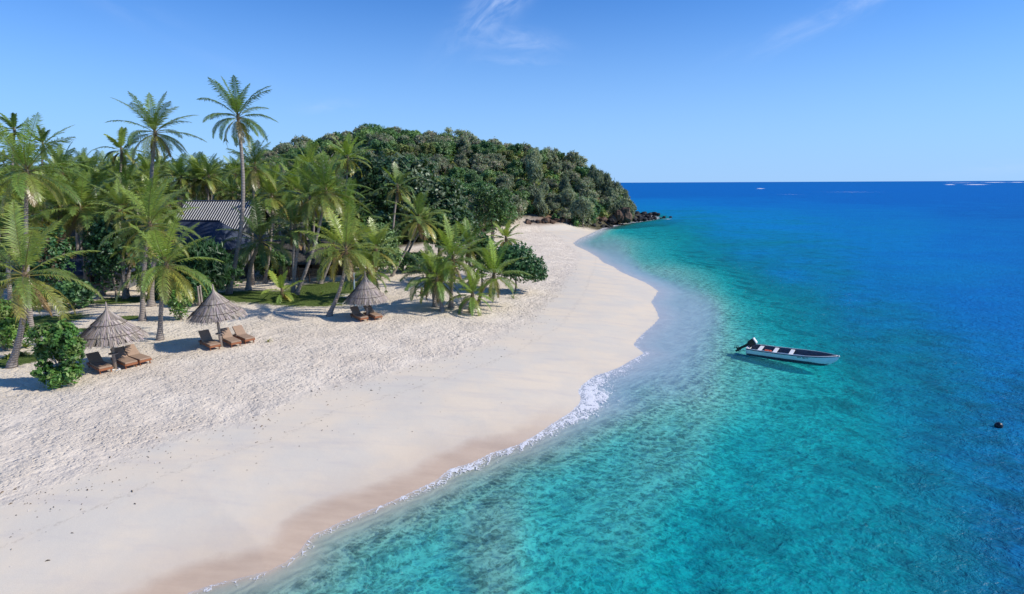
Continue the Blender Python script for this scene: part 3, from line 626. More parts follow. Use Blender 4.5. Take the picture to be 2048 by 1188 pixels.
# the grove behind: copies of the crowns already grown
zone = [('in the left part of the grove', -10, 220), ('in the middle of the grove', 220, 420), ('above the huts in the grove', 420, 560), ('in the right part of the grove before the hill', 560, 760)]
src = [crowns[i] for i in (4, 8, 1, 6, 10, 13, 17, 33, 19, 36)]
rs = np.random.default_rng(11); k = 0
for row, (D, ytop, step) in enumerate(((50, 425, 66), (58, 400, 56), (66, 384, 46), (76, 370, 40), (88, 358, 34), (102, 350, 28), (118, 343, 25))):
    for px in np.arange(-90+row*13, 720, step):
        px = px+rs.uniform(-13, 13); y = ytop+rs.uniform(-16, 22)+(8 if px > 420 else 0)
        if 352 < px < 500 and D < 74: continue
        if px > 560 and D > 80: continue
        if px > 480 and D < 60 and px > 560: continue
        if px > 690: continue
        zl = next((q for q in zone if px < q[2]), zone[-1])
        s_ = src[int(rs.integers(0, len(src)))]; Rp = 3.1/D*FPX*rs.uniform(0.85, 1.2)
        lab = ('green palm among others ' if rs.uniform() < .6 else 'yellowish palm among others ') + zl[0]
        far = 'far ' if D > 80 else 'nearer '
        palm('coconut_palm', far+lab, (px, 0), (px+rs.uniform(-18, 18), y), Rp, far+'palms '+zl[0], 500+k, D=D*rs.uniform(.97, 1.04), crown_from=s_, r0=.17, nut=False, sag=rs.uniform(-.2, .2)); k += 1

# ------------------------------------------------------------------ broadleaf crowns
def crown_mb(rs, blobs, nleaf, size, cols, aspect=1.6, droop=0.0, fuzz=0.12, whorl=False, upb=0.25, fill=0.25):
    """leaf clumps on the skins of several lobes; colour varies from lobe to lobe and leaf to leaf"""
    mb = MB(); vol = np.array([b[1][0]*b[1][1]+b[1][1]*b[1][2]+b[1][0]*b[1][2] for b in blobs]); vol = vol/vol.sum()
    for (c, rad), v in zip(blobs, vol):
        n = max(20, int(nleaf*v)); d = rs.normal(size=(n, 3)); d /= np.linalg.norm(d, axis=1)[:, None]
        d[:, 2] = np.where((d[:, 2] < -0.35) & (rs.uniform(size=n) < 0.55), -d[:, 2], d[:, 2])
        # smaller clusters: pull leaves to cluster centres so gaps appear
        nc = max(5, n//14); cd = rs.normal(size=(nc, 3)); cd /= np.linalg.norm(cd, axis=1)[:, None]
        idx = np.argmax(d @ cd.T, axis=1); cr_ = rs.uniform(0.82, 1.12, nc)
        d = d*0.45+cd[idx]*0.55; d /= np.linalg.norm(d, axis=1)[:, None]; 
        rr_ = cr_[idx]*(1-fuzz*rs.uniform(0, 2.2, n)); inner = rs.uniform(size=n) < fill; rr_ = np.where(inner, rr_*rs.uniform(.45, .9, n), rr_)
        p_ = np.array(c)+d*np.array(rad)*rr_[:, None] + rs.normal(size=(n, 3))*size*0.5
        nm = d + rs.normal(size=(n, 3))*0.55 + np.array([0, 0, upb]); nm /= np.linalg.norm(nm, axis=1)[:, None]
        t1 = np.cross(nm, rs.normal(size=(n, 3))); t1[:, 2] -= droop; t1 /= np.linalg.norm(t1, axis=1)[:, None]; t2 = np.cross(nm, t1)
        s_ = (size*rs.uniform(0.6, 1.35, n))[:, None]
        a = t1*s_*0.5*aspect; b = t2*s_*0.5
        V = np.stack([p_-a, p_+b*0.9-a*0.1+nm*s_*.08, p_+a, p_-b*0.9-a*0.1+nm*s_*.08], axis=1).reshape(-1, 3)
        fidx = (np.arange(n)*4)[:, None]+np.arange(4)[None, :]
        base = np.array(cols)[rs.integers(0, len(cols), nc)][idx]*rs.uniform(0.75, 1.25)
        cc_ = np.repeat(base*rs.uniform(0.7, 1.3, (n, 1)), 4, axis=0)
        mb.add(V, fidx, cc_)
    return mb
def limbs_mb(rs, H, r, blobs, lean=(0, 0)):
    mb = MB(); fork = np.array([lean[0], lean[1], H*0.4])
    mb.tube([(0, 0, -0.3), fork*0.5+rs.normal(size=3)*.05*H*.3, fork], [r*1.25, r, r*0.8], 7, (0.25, 0.20, 0.16))
    for c, rad in blobs:
        c = np.array(c); m_ = (fork+c)/2+rs.normal(size=3)*0.12*np.linalg.norm(c-fork); mb.tube([fork, m_, c+np.array(rad)*rs.uniform(-.3, .5, 3)], [r*.6, r*.4, r*.15], 5, (0.27, 0.22, 0.18), cap=False)
        for _ in range(2):
            e_ = c+np.array(rad)*rs.uniform(-.8, .8, 3); mb.tube([m_, (m_+e_)/2+rs.normal(size=3)*.1, e_], [r*.28, r*.18, r*.08], 4, (0.27, 0.22, 0.18), cap=False)
    return mb
def blob_set(rs, Rr, H, n, flat=0.8):
    b = [((0, 0, H*0.62), (Rr*.72, Rr*.72, H*.34*flat/.8))]
    for i in range(n):
        a = i*6.283/n+rs.uniform(-.4, .4); q = rs.uniform(.45, .68)*Rr; z = H*rs.uniform(.36, .88); s_ = Rr*rs.uniform(.22, .55)
        b.append(((q*math.cos(a), q*math.sin(a), z), (s_, s_, s_*flat)))
    return b
DK = [(0.097, 0.198, 0.068), (0.142, 0.254, 0.086), (0.077, 0.162, 0.068)]
MG = [(0.174, 0.281, 0.106), (0.22, 0.321, 0.121), (0.146, 0.242, 0.102)]
GY = [(0.212, 0.254, 0.156), (0.268, 0.293, 0.192), (0.177, 0.225, 0.142), (0.297, 0.276, 0.198)]
OL = [(0.241, 0.286, 0.094), (0.185, 0.25, 0.085), (0.299, 0.295, 0.128)]
CS = [(0.19, 0.238, 0.158), (0.246, 0.285, 0.19), (0.268, 0.292, 0.174)]
KIND = {
 'dark': ('dark green dense tree', DK, m_leaf, 0.42, 1.5, 0),
 'mid': ('mid green leafy tree', MG, m_leaf, 0.38, 1.5, 0),
 'grey': ('grey green dry looking tree', GY, m_dull, 0.30, 2.6, .3),
 'olive': ('olive green tree with yellowish clumps', OL, m_dull, 0.36, 1.6, 0),
 'feather': ('feathery grey green casuarina tree', CS, m_dull, 0.30, 4.5, .9)}
protos = {}
rs = np.random.default_rng(5)
for kd, (nm_, cols, mt, sz, asp, dr) in KIND.items():
    protos[kd] = []
    for v in range(3):
        H = 6.2 if kd != 'feather' else 8.5; Rr = 3.3 if kd != 'feather' else 2.9
        bl = blob_set(rs, Rr, H, 9, 0.8 if kd != 'feather' else 1.35)
        if kd == 'feather': bl.append(((rs.uniform(-.4, .4), rs.uniform(-.4, .4), H*.92), (Rr*.38, Rr*.38, H*.17)))
        cmesh = crown_mb(rs, bl, 4800 if kd != 'feather' else 5200, sz*.78, cols, asp, dr, fuzz=.2 if kd not in ('feather', 'grey') else .3, fill=.35).mesh('crown', mt)
        tmesh = limbs_mb(rs, H, .2, bl).mesh('trunk', m_wood, True)
        protos[kd].append((cmesh, tmesh))
def tree(name, label, cat, group, loc, kd, s, rs, sz=None):
    cm, tm = protos[kd][int(rs.integers(0, 3))]
    root = empty(name, loc, rs.uniform(0, 6.28)); tag(root, label, cat, group); root.scale = (s*rs.uniform(.9, 1.15), s*rs.uniform(.9, 1.15), s*(sz or rs.uniform(.85, 1.15)))
    for nm_, me in (('trunk', tm), ('crown', cm)):
        o = bpy.data.objects.new(nm_, me); C.objects.link(o); o.parent = root
    return root
# forest on the headland
rs = np.random.default_rng(21); pts = []; cnt = {k_: 0 for k_ in KIND}
def try_pt(x, y, dmin):
    return all((x-a)**2+(y-b)**2 > dmin*dmin for a, b in pts)
tries = 0
while tries < 16000 and len(pts) < 640:
    tries += 1
    a_ = rs.uniform(math.atan((540-1024)/FPX), math.atan((1266-1024)/FPX)); fr_ = float(np.interp(a_, _az, _fr)); rr_ = float(np.interp(a_, _az, _rr))
    r_ = rs.uniform(fr_-5, rr_+12)
    x = r_*math.sin(a_); y = r_*math.cos(a_); sd_ = float(sdist(np.array([x]), np.array([y]))[0])
    if sd_ < 2.0: continue
    if float(inside(np.array([x]), np.array([y]), fpoly)[0]) == 0: continue
    dmin = 3.3+1.5*(r_-fr_)/(rr_-fr_)
    if not try_pt(x, y, dmin): continue
    pts.append((x, y))
far_stuff = MB(); n_broad = 0; pts.sort(key=lambda q: math.hypot(*q))
hillz = [('on the upper slope of the headland hill', 'hill crest'), ('on the middle slope of the headland hill', 'hill slope'), ('at the foot of the headland hill behind the beach', 'hill foot'), ('on the seaward end of the headland', 'headland end')]
for x, y in pts:
    a_ = math.atan2(x, y); r_ = math.hypot(x, y); fr_ = float(np.interp(a_, _az, _fr)); rr_ = float(np.interp(a_, _az, _rr)); tt = (r_-fr_)/(rr_-fr_); pxx = 1024+math.tan(a_)*FPX
    zi = 3 if pxx > 1175 else (0 if tt > .66 else (1 if tt > .25 else 2))
    u = rs.uniform()
    if pxx > 1060 and tt < .6 or pxx > 1190: kd = 'feather' if u < .62 else ('dark' if u < .8 else 'grey')
    else: kd = 'grey' if u < .45 else ('mid' if u < .66 else ('dark' if u < .92 else 'olive'))
    big = max(0, math.sin(x*.13)*math.cos(y*.11))
    sc = (rs.uniform(.5, .85)+.35*rs.uniform()**4)*(1.0 if kd != 'feather' else .95)
    if kd != 'feather':
        n_broad += 1
        if n_broad > 240:
            cs_ = KIND[kd][1]; h_ = 5.2*sc; z_ = T(x, y)
            sub = crown_mb(rs, [((x, y, z_+h_*.6), (3*sc, 3*sc, h_*.45)), ((x+1.6*sc, y-.8*sc, z_+h_*.5), (1.9*sc, 1.9*sc, h_*.3)), ((x-1.7*sc, y-.5*sc, z_+h_*.55), (1.8*sc, 1.8*sc, h_*.3))], 1500, .36, cs_, 1.7, 0, .15)
            far_stuff.v += sub.v; far_stuff.c += sub.c; far_stuff.f += [[[i+far_stuff.n for i in f] for f in g] for g in sub.f]; far_stuff.n += sub.n
            continue
    tree('casuarina_tree' if kd == 'feather' else 'broadleaf_tree', KIND[kd][0]+' '+hillz[zi][0], 'tree', KIND[kd][0]+'s, '+hillz[zi][1], (x, y, T(x, y)-.3), kd, sc, rs)
if far_stuff.n: fs_ = far_stuff.build('hilltop_woodland', m_dull); tag(fs_, 'distant treetops along the crest of the headland hill', 'woodland', kind='stuff')
# low trees closing the grove behind the palms
rs = np.random.default_rng(31)
for D, st, ss in ((92, 60, .9), (112, 52, 1.0), (140, 60, 1.05), (168, 48, 1.1)):
    for px in np.arange(-90, 700, st):
        q = px+rs.uniform(-14, 14); b = at_y(q, 363, D+rs.uniform(-4, 4)); kd = ('dark', 'mid', 'olive', 'dark', 'grey')[int(rs.integers(0, 5))]
        if D > 100 and q > 540: continue
        zl = 'left' if q < 240 else ('middle' if q < 480 else 'right')
        tree('broadleaf_tree', f'{KIND[kd][0]} low among palm trunks in the {zl} of the grove', 'tree', f'{KIND[kd][0]}s, {zl} of the grove', (b.x, b.y, T(b.x, b.y)-.4), kd, ss*rs.uniform(.7, 1.0), rs)
# ground scrub under the hill forest: nobody could count it
rs = np.random.default_rng(41); mb = MB(); allb = []
for _ in range(1500):
    a_ = rs.uniform(math.atan(-520/FPX), math.atan(236/FPX)); fr_ = float(np.interp(a_, _az, _fr)); rr_ = float(np.interp(a_, _az, _rr)); r_ = rs.uniform(fr_-4, rr_+6); allb.append((r_*math.sin(a_), r_*math.cos(a_)))
for _ in range(500):
    D = rs.uniform(52, 108); q = rs.uniform(-100, 740); b = at_y(q, 363, D)
    if 330 < q < 520 and 60 < D < 84: continue
    allb.append((b.x, b.y))
A = np.array(allb); sdA = sdist(A[:, 0], A[:, 1]); inA = inside(A[:, 0], A[:, 1], fpoly); A = A[(sdA > 2.2) & inA]; zA = terrain(A[:, 0], A[:, 1])
for (x, y), z in zip(A, zA):
    s_ = rs.uniform(.9, 1.7); cs = (DK, MG, GY, OL, DK)[int(rs.integers(0, 5))]
    sub = crown_mb(rs, [((x, y, z+s_*.5), (s_, s_, s_*.9))], 130, .42, cs, 1.6, 0, .2)
    mb.v += sub.v; mb.c += sub.c; mb.f += [[[i+mb.n for i in f] for f in g] for g in sub.f]; mb.n += sub.n
scrub = mb.build('undergrowth', m_dull); tag(scrub, 'mixed green undergrowth covering the forest floor', 'undergrowth', kind='stuff')

# ------------------------------------------------------------------ single bushes and big trees
def bush(name, label, cat, base, top_y, wpx, blobs, nleaf, size, cols, mt, seed, D=None, trunk_r=.09, asp=1.6, droop=0, group=None, fuzz=.12, fill=.3, limbs=True, trunks=None):
    """blobs in units of (half width, half width, height)"""
    rs = np.random.default_rng(seed)
    if D is None: B = place(*base)
    else:
        B = place_d(base[0], D)
    H = at_y(base[0], top_y, B.y).z-B.z; W = wpx/FPX*B.y/2*1.02
    root = empty(name, B); tag(root, label, cat, group)
    bl = [((c[0]*W, c[1]*W, c[2]*H), (r[0]*W, r[1]*W, r[2]*H)) for c, r in blobs]
    limbs_mb(rs, H*.8, trunk_r, bl).build('trunk', m_wood, root, True)
    crown_mb(rs, bl, nleaf, size, cols, asp, droop, fuzz, fill=fill).build('crown', mt, root)
    return root
LG = [(0.10, 0.22, 0.045), (0.14, 0.27, 0.055), (0.075, 0.17, 0.045), (0.20, 0.28, 0.08)]
LD = [(0.045, 0.12, 0.045), (0.065, 0.155, 0.055), (0.035, 0.095, 0.04)]
bush('leafy_shrub', 'bright green leafy shrub with forked pale trunk, left of the nearest thatched umbrella', 'shrub', (122,772), 645, 105,
     [((-.25,0,.80),(.6,.5,.2)), ((.35,.1,.78),(.55,.5,.22)), ((.75,0,.62),(.38,.4,.14)), ((-.52,.25,.5),(.42,.5,.22)), ((.52,.1,.45),(.36,.5,.2)), ((0,-.1,.16),(.55,.55,.18)), ((.4,0,.2),(.42,.5,.15)), ((-.5,-.1,.24),(.35,.4,.13)), ((0,.4,.5),(.5,.25,.25))],
     6500, .115, LG, m_leaf, 1, trunk_r=.055, asp=1.9, fill=.15)
bush('round_bush', 'large round glossy bush with sword leaves behind the middle umbrella', 'bush', (418,600), 478, 112,
     [((0,0,.62),(.85,.85,.38)), ((.45,-.2,.5),(.6,.6,.36)), ((-.5,-.1,.5),(.5,.5,.35)), ((0,-.35,.34),(.7,.6,.26))], 6500, .16, [(0.030, 0.085, 0.028), (0.045, 0.115, 0.035), (0.07, 0.14, 0.05)], m_leaf, 2, asp=4.2, droop=.9, trunk_r=.1)
bush('seaside_tree', 'spreading dark green tree on bare branching stems at the right of the palm clump', 'tree', (1030,584), 486, 128,
     [((0,0,.66),(.65,.7,.34)), ((.45,-.1,.5),(.5,.6,.26)), ((.72,0,.36),(.3,.5,.14)), ((-.3,.1,.62),(.5,.6,.3)), ((.1,-.3,.45),(.6,.5,.2))], 8500, .17, LD, m_leaf, 3, trunk_r=.09, asp=1.9)
bush('dark_bush', 'dark bush between the palm clump and the beach', 'bush', (965,560), 466, 66, [((0,0,.55),(.85,.8,.42)), ((.3,0,.7),(.5,.5,.28))], 3200, .2, LD, m_leaf, 4, D=57)
bush('garden_bush', 'bright green bush mass at the left picture edge behind the leaning palm', 'bush', (8,700), 590, 90, [((0,0,.5),(1,.9,.48)), ((.5,0,.3),(.6,.6,.3)), ((-.4,0,.7),(.7,.7,.3))], 5000, .14, LG, m_leaf, 5)
bush('garden_bush', 'green bush in the shade beside the pale driftwood logs', 'bush', (62,620), 560, 70, [((0,0,.5),(.9,.8,.48)), ((.5,0,.4),(.5,.5,.35))], 2600, .16, LG, m_leaf, 6)
for i, (lab, b, ty, wd, D) in enumerate((('very large leafed dark tree with whitish leaf glints at the left foot of the hill', (790,520), 300, 225, 84), ('large leafed dark green tree right of the white glinting one', (880,500), 352, 130, 82),
        ('round dark tree crown below the hill, just above the palm clump', (905,500), 415, 120, 78), ('dark green tree with spreading crown behind the slanting palms', (745,520), 420, 110, 68), ('dark rounded tree left of the beach corner', (985,462), 372, 110, 108))):
    B = bush('large_leaf_tree', lab, 'tree', b, ty, wd, [((0,0,.66),(.75,.75,.34)), ((-.5,0,.5),(.48,.6,.26)), ((.5,-.1,.52),(.48,.6,.28)), ((.1,-.3,.36),(.7,.5,.24)), ((-.35,-.2,.78),(.4,.4,.2)), ((.4,.1,.8),(.36,.4,.17))],
             9500 if i == 0 else 5200, .40 if i < 2 else .32, [(0.05,0.105,0.042),(0.075,0.14,0.05),(0.04,0.085,0.038),(0.18,0.23,0.13)] if i < 2 else [(0.05,0.105,0.038),(0.075,0.15,0.045)], m_leaf, 20+i, D=D, trunk_r=.3, asp=1.6, fill=.35, fuzz=.16)
bush('garden_bush', 'bright round green bush behind the leaning palm of the far umbrella', 'bush', (762,520), 405+45, 90, [((0,0,.6),(.9,.8,.4)), ((.3,0,.4),(.7,.6,.3))], 4200, .2, MG, m_leaf, 31, D=60)
bush('garden_bush', 'shaded green bush right of the palm with straight pale trunk', 'bush', (232,545), 425, 100, [((0,0,.6),(.9,.8,.4)), ((-.3,0,.4),(.7,.6,.3)), ((.4,0,.75),(.5,.5,.2))], 4200, .2, LD, m_leaf, 32, D=50)
bush('flowering_bush', 'dark bush with brownish leaves in the left grove beside the grey hut', 'bush', (125,560), 450, 80, [((0,0,.6),(.9,.8,.4)), ((-.3,0,.4),(.7,.6,.3))], 3000, .16, LD+[(0.10,0.07,0.045)], m_leaf, 33, D=48)
bush('garden_bush', 'leafy green shrub at the foot of the young lime palm', 'bush', (362,640), 560, 50, [((0,0,.5),(.9,.9,.48))], 2200, .13, LG, m_leaf, 34)
bush('garden_bush', 'dark leafy shrub in the shade under the round glossy bush', 'bush', (398,612), 545, 60, [((0,0,.5),(.9,.9,.48))], 1800, .16, LD, m_leaf, 35)
for i, (px, D, w_, ty) in enumerate(((150, 46, 80, 560), (330, 50, 90, 520), (455, 56, 70, 505), (545, 62, 80, 500), (690, 66, 80, 500), (830, 66, 90, 505), (880, 60, 80, 512), (240, 56, 90, 500))):
    bush('understorey_shrub', f'low dark shrub in the shade of the grove, number {i}'.replace(f', number {i}', (' behind the logs', ' behind the young lime palm', ' beneath the striped roof', ' left of the slanting trunks', ' behind the far umbrella', ' between the slanting palms and clump', ' at the back of the palm clump', ' by the grey wall')[i]), 'shrub', (px, 600), ty, w_, [((0,0,.5),(1,.9,.5)), ((.4,0,.6),(.5,.5,.35))], 2600, .22, DK, m_leaf, 40+i, D=D)
for i, (lab, px, ty, wd, D) in enumerate((('tallest feathery casuarina on the seaward shoulder of the headland', 1214, 347, 50, 168), ('feathery casuarina leaning over the sea at the very tip of the headland', 1250, 384, 40, 166),
        ('casuarina just inland of the tip of the headland', 1234, 364, 42, 167), ('low casuarina with branches over the black boulders', 1246, 398, 48, 161), ('casuarina above the reddish cliff rocks', 1222, 376, 56, 162), ('slender casuarina rising above its neighbours on the seaward slope', 1186, 330, 36, 172))):
    bush('casuarina_tree', lab, 'tree', (px,440), ty, wd, [((0,0,.6),(.6,.6,.3)), ((-.4,0,.42),(.5,.5,.3)), ((.45,-.1,.45),(.5,.5,.26)), ((0,0,.86),(.28,.28,.15)), ((.1,-.3,.25),(.7,.5,.2))], 5200, .24, CS, m_dull, 60+i, D=D, trunk_r=.16, asp=4.5, droop=.8, fuzz=.3, fill=.4)
bush('broadleaf_tree', 'scraggly bush standing proud on the hill crest', 'tree', (915,300), 254, 60, [((-.5,0,.8),(.3,.4,.2)), ((.2,0,.7),(.6,.5,.2)), ((.7,0,.62),(.3,.4,.2))], 1800, .3, CS, m_dull, 71, D=206, trunk_r=.15, fuzz=.35)
bush('broadleaf_tree', 'dark rounded tree forming the highest point of the hill', 'tree', (745,300), 247, 66, [((0,0,.75),(.8,.7,.25)), ((-.4,0,.62),(.5,.5,.2)), ((.4,0,.6),(.5,.5,.2))], 3200, .36, DK, m_leaf, 72, D=221, trunk_r=.2)
def rosette(label, base, h, n, cols, seed, wid=.06):
    rs = np.random.default_rng(seed); mb = MB(); B = place(*base)
    for i in range(n):
        a = i*2.4+rs.uniform(-.3, .3); e0 = rs.uniform(.5, 1.35); L = h*rs.uniform(.7, 1.15); P = [np.zeros(3)]
        for k_ in range(5):
            e_ = e0-.28*k_; P.append(P[-1]+L/5*np.array([math.cos(e_)*math.cos(a), math.cos(e_)*math.sin(a), math.sin(e_)]))
        P = np.array(P); sd_ = np.array([-math.sin(a), math.cos(a), 0])*wid; wd = np.array([.5, 1, 1.1, .9, .55, .05])[:, None]
        V = np.concatenate([P-sd_*wd, P+sd_*wd+np.array([0, 0, .01])]); mb.add(V, [(j, j+1, j+7, j+6) for j in range(5)], np.array(cols[int(rs.integers(0, len(cols)))])*rs.uniform(.8, 1.2))
    o = mb.build('leafy_plant', m_leaf, loc=B); tag(o, label, 'plant'); return o
YG = [(0.20, 0.28, 0.04), (0.13, 0.22, 0.03), (0.26, 0.28, 0.06)]
rosette('yellow green spiky plant on the grass right of the leaning palm trunk', (60,668), .95, 26, YG, 1, .05)
rosette('small yellowish spiky plant below the taller one beside the leaning palm', (52,696), .65, 20, YG, 2, .04)
rosette('tiny yellow seedling on open sand right of the middle loungers', (537,684), .38, 9, [(0.38, 0.36, 0.12), (0.3, 0.3, 0.08)], 3, .03)
rosette('bright green spiky plant on the sand above the far umbrella', (742,556), .9, 22, YG, 4, .06)
rosette('lone green sprout on the lawn', (643,588), .5, 9, YG, 5, .04)
rosette('thin green sprout at the foot of the spreading seaside tree', (1026,597), .9, 10, [(0.12, 0.2, 0.04)], 6, .035)
rosette('low leafy plant with bare stems left of the leaning palm foot', (18,716), .5, 14, YG, 7, .05)
rosette('pale leafed plant growing right beside the leaning palm foot', (44,712), .6, 14, [(0.2, 0.22, 0.1)], 8, .05)
# ------------------------------------------------------------------ thatched umbrellas
m_straw = simple('grey_thatch', (0.30, 0.25, 0.21), 0.9, 0.08, use_attr=True)
m_pole = simple('weathered_pole', (0.36, 0.30, 0.25), 0.85, 0.1, 0.35, 5.0, 0.01, stretch=(3, 3, .5))
def make_umbrella(label, base, apex_y, wpx, rim_y, seed, tilt=0.0):
    rs = np.random.default_rng(seed); B = place(*base); root = empty('thatched_umbrella', B); tag(root, label, 'beach umbrella', 'thatched umbrellas on the beach')
    Zt = at_y(base[0], apex_y, B.y).z-B.z; Rr = wpx/FPX*B.y/2*1.05; Zr = at_y(base[0], rim_y, B.y-Rr*.7).z-B.z
    spike = .5; Zc = Zt-spike
    pm = MB(); pm.tube([(0, 0, -.3), (0.01, 0, 1.2), (0, 0, Zc)], [.095, .085, .07], 10); pole = pm.build('pole', m_pole, root, True)
    sh = MB(); sh.lathe([(.02, .0), (.24, .0), (.24, .04), (.02, .04)], 14, (0, 0, .85)); sh.build('small_shelf', m_pole, root)
    def prof(s):  # s 0 top .. 1 rim ; concave bell
        return Rr*(0.05+0.95*(s**1.08)), Zc-(Zc-Zr)*(1-(1-s)**1.12*1.0)**1.0 if False else Zc-(Zc-Zr)*(s**.93)
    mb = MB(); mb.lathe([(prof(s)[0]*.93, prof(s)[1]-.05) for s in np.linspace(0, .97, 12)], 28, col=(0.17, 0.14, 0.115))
    bands = [(0.0, .34), (.14, .52), (.32, .72), (.5, .9), (.66, 1.06)]
    for bi, (s0, s1) in enumerate(bands):
        n = int(150+330*s1)
        for i in range(n):
            a = rs.uniform(0, 6.283); e_ = min(s1+rs.uniform(-.07, .05), 1.1); st = max(s0+rs.uniform(-.03, .05), 0); P = []
            da = rs.uniform(-.05, .05); lift = .02+.05*rs.uniform()+.02*bi*0
            for j in range(4):
                s_ = st+(e_-st)*j/3; r_, z_ = prof(min(s_, 1)); r_ += max(0, s_-1)*Rr*.55; z_ -= max(0, s_-1)*1.6; aa = a+da*j/3
                P.append((r_*math.cos(aa), r_*math.sin(aa), z_+lift*(.4+j*.5)))
            P = np.array(P); w_ = rs.uniform(.010, .026); sd_ = np.array([-math.sin(a), math.cos(a), 0])*w_
            V = np.concatenate([P-sd_, P+sd_+np.array([0, 0, .008])]); g = rs.uniform(.6, 1.45); col = np.array((0.38, 0.325, 0.275))*g*np.array((1, rs.uniform(.93, 1.03), rs.uniform(.85, 1.1)))
            mb.add(V, [(j, j+1, j+5, j+4) for j in range(3)], col)
    for s_ in (.46, .80):
        r_, z_ = prof(s_); mb.tube([((r_+.05)*math.cos(a), (r_+.05)*math.sin(a), z_+.09) for a in np.linspace(0, 6.283, 30)], .014, 4, (0.10, 0.08, 0.065))
    mb.build('thatch', m_straw, root)
    tp = MB(); tp.lathe([(.16, Zc-.22), (.12, Zc), (.055, Zc+.15), (.04, Zc+spike*.8), (.01, Zc+spike)], 10, col=(0.36, 0.27, 0.20)); tp.build('spike', m_pole, root, True)
    root.rotation_euler = (0, tilt, rs.uniform(0, 6)); return B
UB = [make_umbrella('nearest thatched umbrella, at the left beside the bright green shrub', (231,737), 603, 122, 690, 1),
      make_umbrella('middle thatched umbrella, in front of the round glossy bush', (443,694), 567, 104, 642, 2, .03),
      make_umbrella('farthest thatched umbrella, right of the leaning palm', (735,637), 541, 82, 607, 3)]
# ------------------------------------------------------------------ loungers
m_cush = simple('brown_cushion', (0.36, 0.25, 0.175), 0.8, 0.15, 0.12, 14.0, 0.004)
m_teak = simple('red_brown_teak', (0.31, 0.12, 0.055), 0.5, 0.3, 0.2, 9.0, 0.002, stretch=(.4, 4, 4))
def make_lounger(back=48):
    root = empty('sun_lounger')
    L0, W, h = 1.32, .64, .30
    f = MB(); 
    for s_ in (-1, 1): f.box((L0/2-.35, s_*(W/2-.02), h-.06), (L0+.72, .045, .12))
    f.box((L0-.01, 0, h-.06), (.05, W-.09, .12)); f.box((-.68, 0, h-.06), (.05, W-.09, .10))
    for k_ in range(9): f.box((.08+k_*.145, 0, h-.012), (.09, W-.09, .02))
    f.build('frame', m_teak, root, bevel=.008)
    for x in (L0-.12, -.55):
        for s_ in (-1, 1):
            l = MB(); l.box((x, s_*(W/2-.06), (h-.12)/2), (.06, .05, h-.12)); l.build('leg', m_teak, root, bevel=.006)
    c = MB(); c.box((L0/2+.01, 0, h+.045), (L0, W-.02, .085)); c.build('seat_cushion', m_cush, root, bevel=.025)
    b = MB(); Mx = Matrix.Rotation(-R(back), 4, 'Y'); Lb = .80
    ctr = Vector((-Lb/2*math.cos(R(back)), 0, h+.05+Lb/2*math.sin(R(back)))); Mx = Matrix.Rotation(R(back), 4, 'Y')
    b.box(ctr, (Lb, W-.02, .085), Mx); b.build('backrest_cushion', m_cush, root, bevel=.025)
    bf = MB(); bf.box(ctr-Vector((math.sin(R(back)), 0, math.cos(R(back))))*.0625, (Lb*.96, W-.06, .03), Mx)
    for s_ in (-1, 1):
        bf.tube([ctr+Vector((-.1, s_*.22, -.08)), Vector((-.62, s_*.22, h-.02))], .016, 5)
    bf.build('backrest_frame', m_teak, root)
    return root
lspec = [((196,737),(222,752),'lounger left of the nearest umbrella pole, partly in its shadow',34), ((245,728),(272,741),'middle lounger under the nearest umbrella, right beside its pole',52), ((270,722),(300,732),'rightmost lounger of the nearest umbrella, in full sun',50),
         ((416,692),(441,706),'lounger left of the middle umbrella pole, backrest raised high',58), ((457,686),(478,697),'middle lounger of the middle umbrella, just right of its pole',42), ((484,680),(508,691),'rightmost lounger of the middle umbrella, backrest raised',48),
         ((715,637),(737,647),'lounger left of the farthest umbrella pole, half in shadow',50), ((742,634),(762,642),'lounger right of the farthest umbrella pole',50)]
first = None
for a, b, lab, bk in lspec:
    A = place(*a); Bq = place(*b); d = (Bq-A).xy; ang = math.atan2(d.y, d.x)
    if bk in (58,): o = make_lounger(46)
    elif bk in (34, 42): o = make_lounger(bk)
    elif first is None: first = make_lounger(38); o = first
    else: o = copy_tree(first)
    o.location = (A.x, A.y, A.z-.01); o.rotation_euler = (0, 0, ang); tag(o, lab, 'sun lounger', 'brown cushioned sun loungers on the beach')
# ------------------------------------------------------------------ boat
m_hull = simple('white_hull_paint', (0.80, 0.86, 0.86), 0.35, 0.5, 0.08, 2.0)
m_in = simple('dark_boat_inside', (0.085, 0.10, 0.135), 0.6, 0.3, 0.25, 4.0)
m_rail = simple('navy_gunwale', (0.012, 0.02, 0.045), 0.4, 0.5)
m_white = simple('white_paint', (0.70, 0.70, 0.68), 0.5, 0.4, 0.08, 5)
m_blk = simple('black_engine_plastic', (0.012, 0.013, 0.016), 0.3, 0.5)
m_dmetal = simple('dark_engine_metal', (0.03, 0.032, 0.036), 0.4, 0.5, metal=.4)
sternp = at_z(1497, 690, .55); bowp = at_z(1678, 706.5, .85)
bd = (bowp-sternp).xy; BL = bd.length; bang = math.atan2(bd.y, bd.x); BW = .84
boat = empty('motorboat', (sternp.x, sternp.y, 0), bang); tag(boat, 'long open white motorboat with dark inside and tilted outboard, moored in clear shallow water', 'boat')
def hull_section(s):
    w_ = BW*(1.0-.10*(1-s)**2)*(1-max(0, (s-.45)/.55)**3.0)+.012; sheer = .48+.20*s**2.2; keel = -.20+.62*max(0, (s-.80)/.20)**2.0
    return w_, sheer, keel
NS = 30; mb = MB(); V = []; prof = [(0, 0), (.42, .10), (.72, .30), (.90, .62), (1.0, 1.0)]
ring = [(-a, b) for a, b in prof[::-1]] + prof[1:]
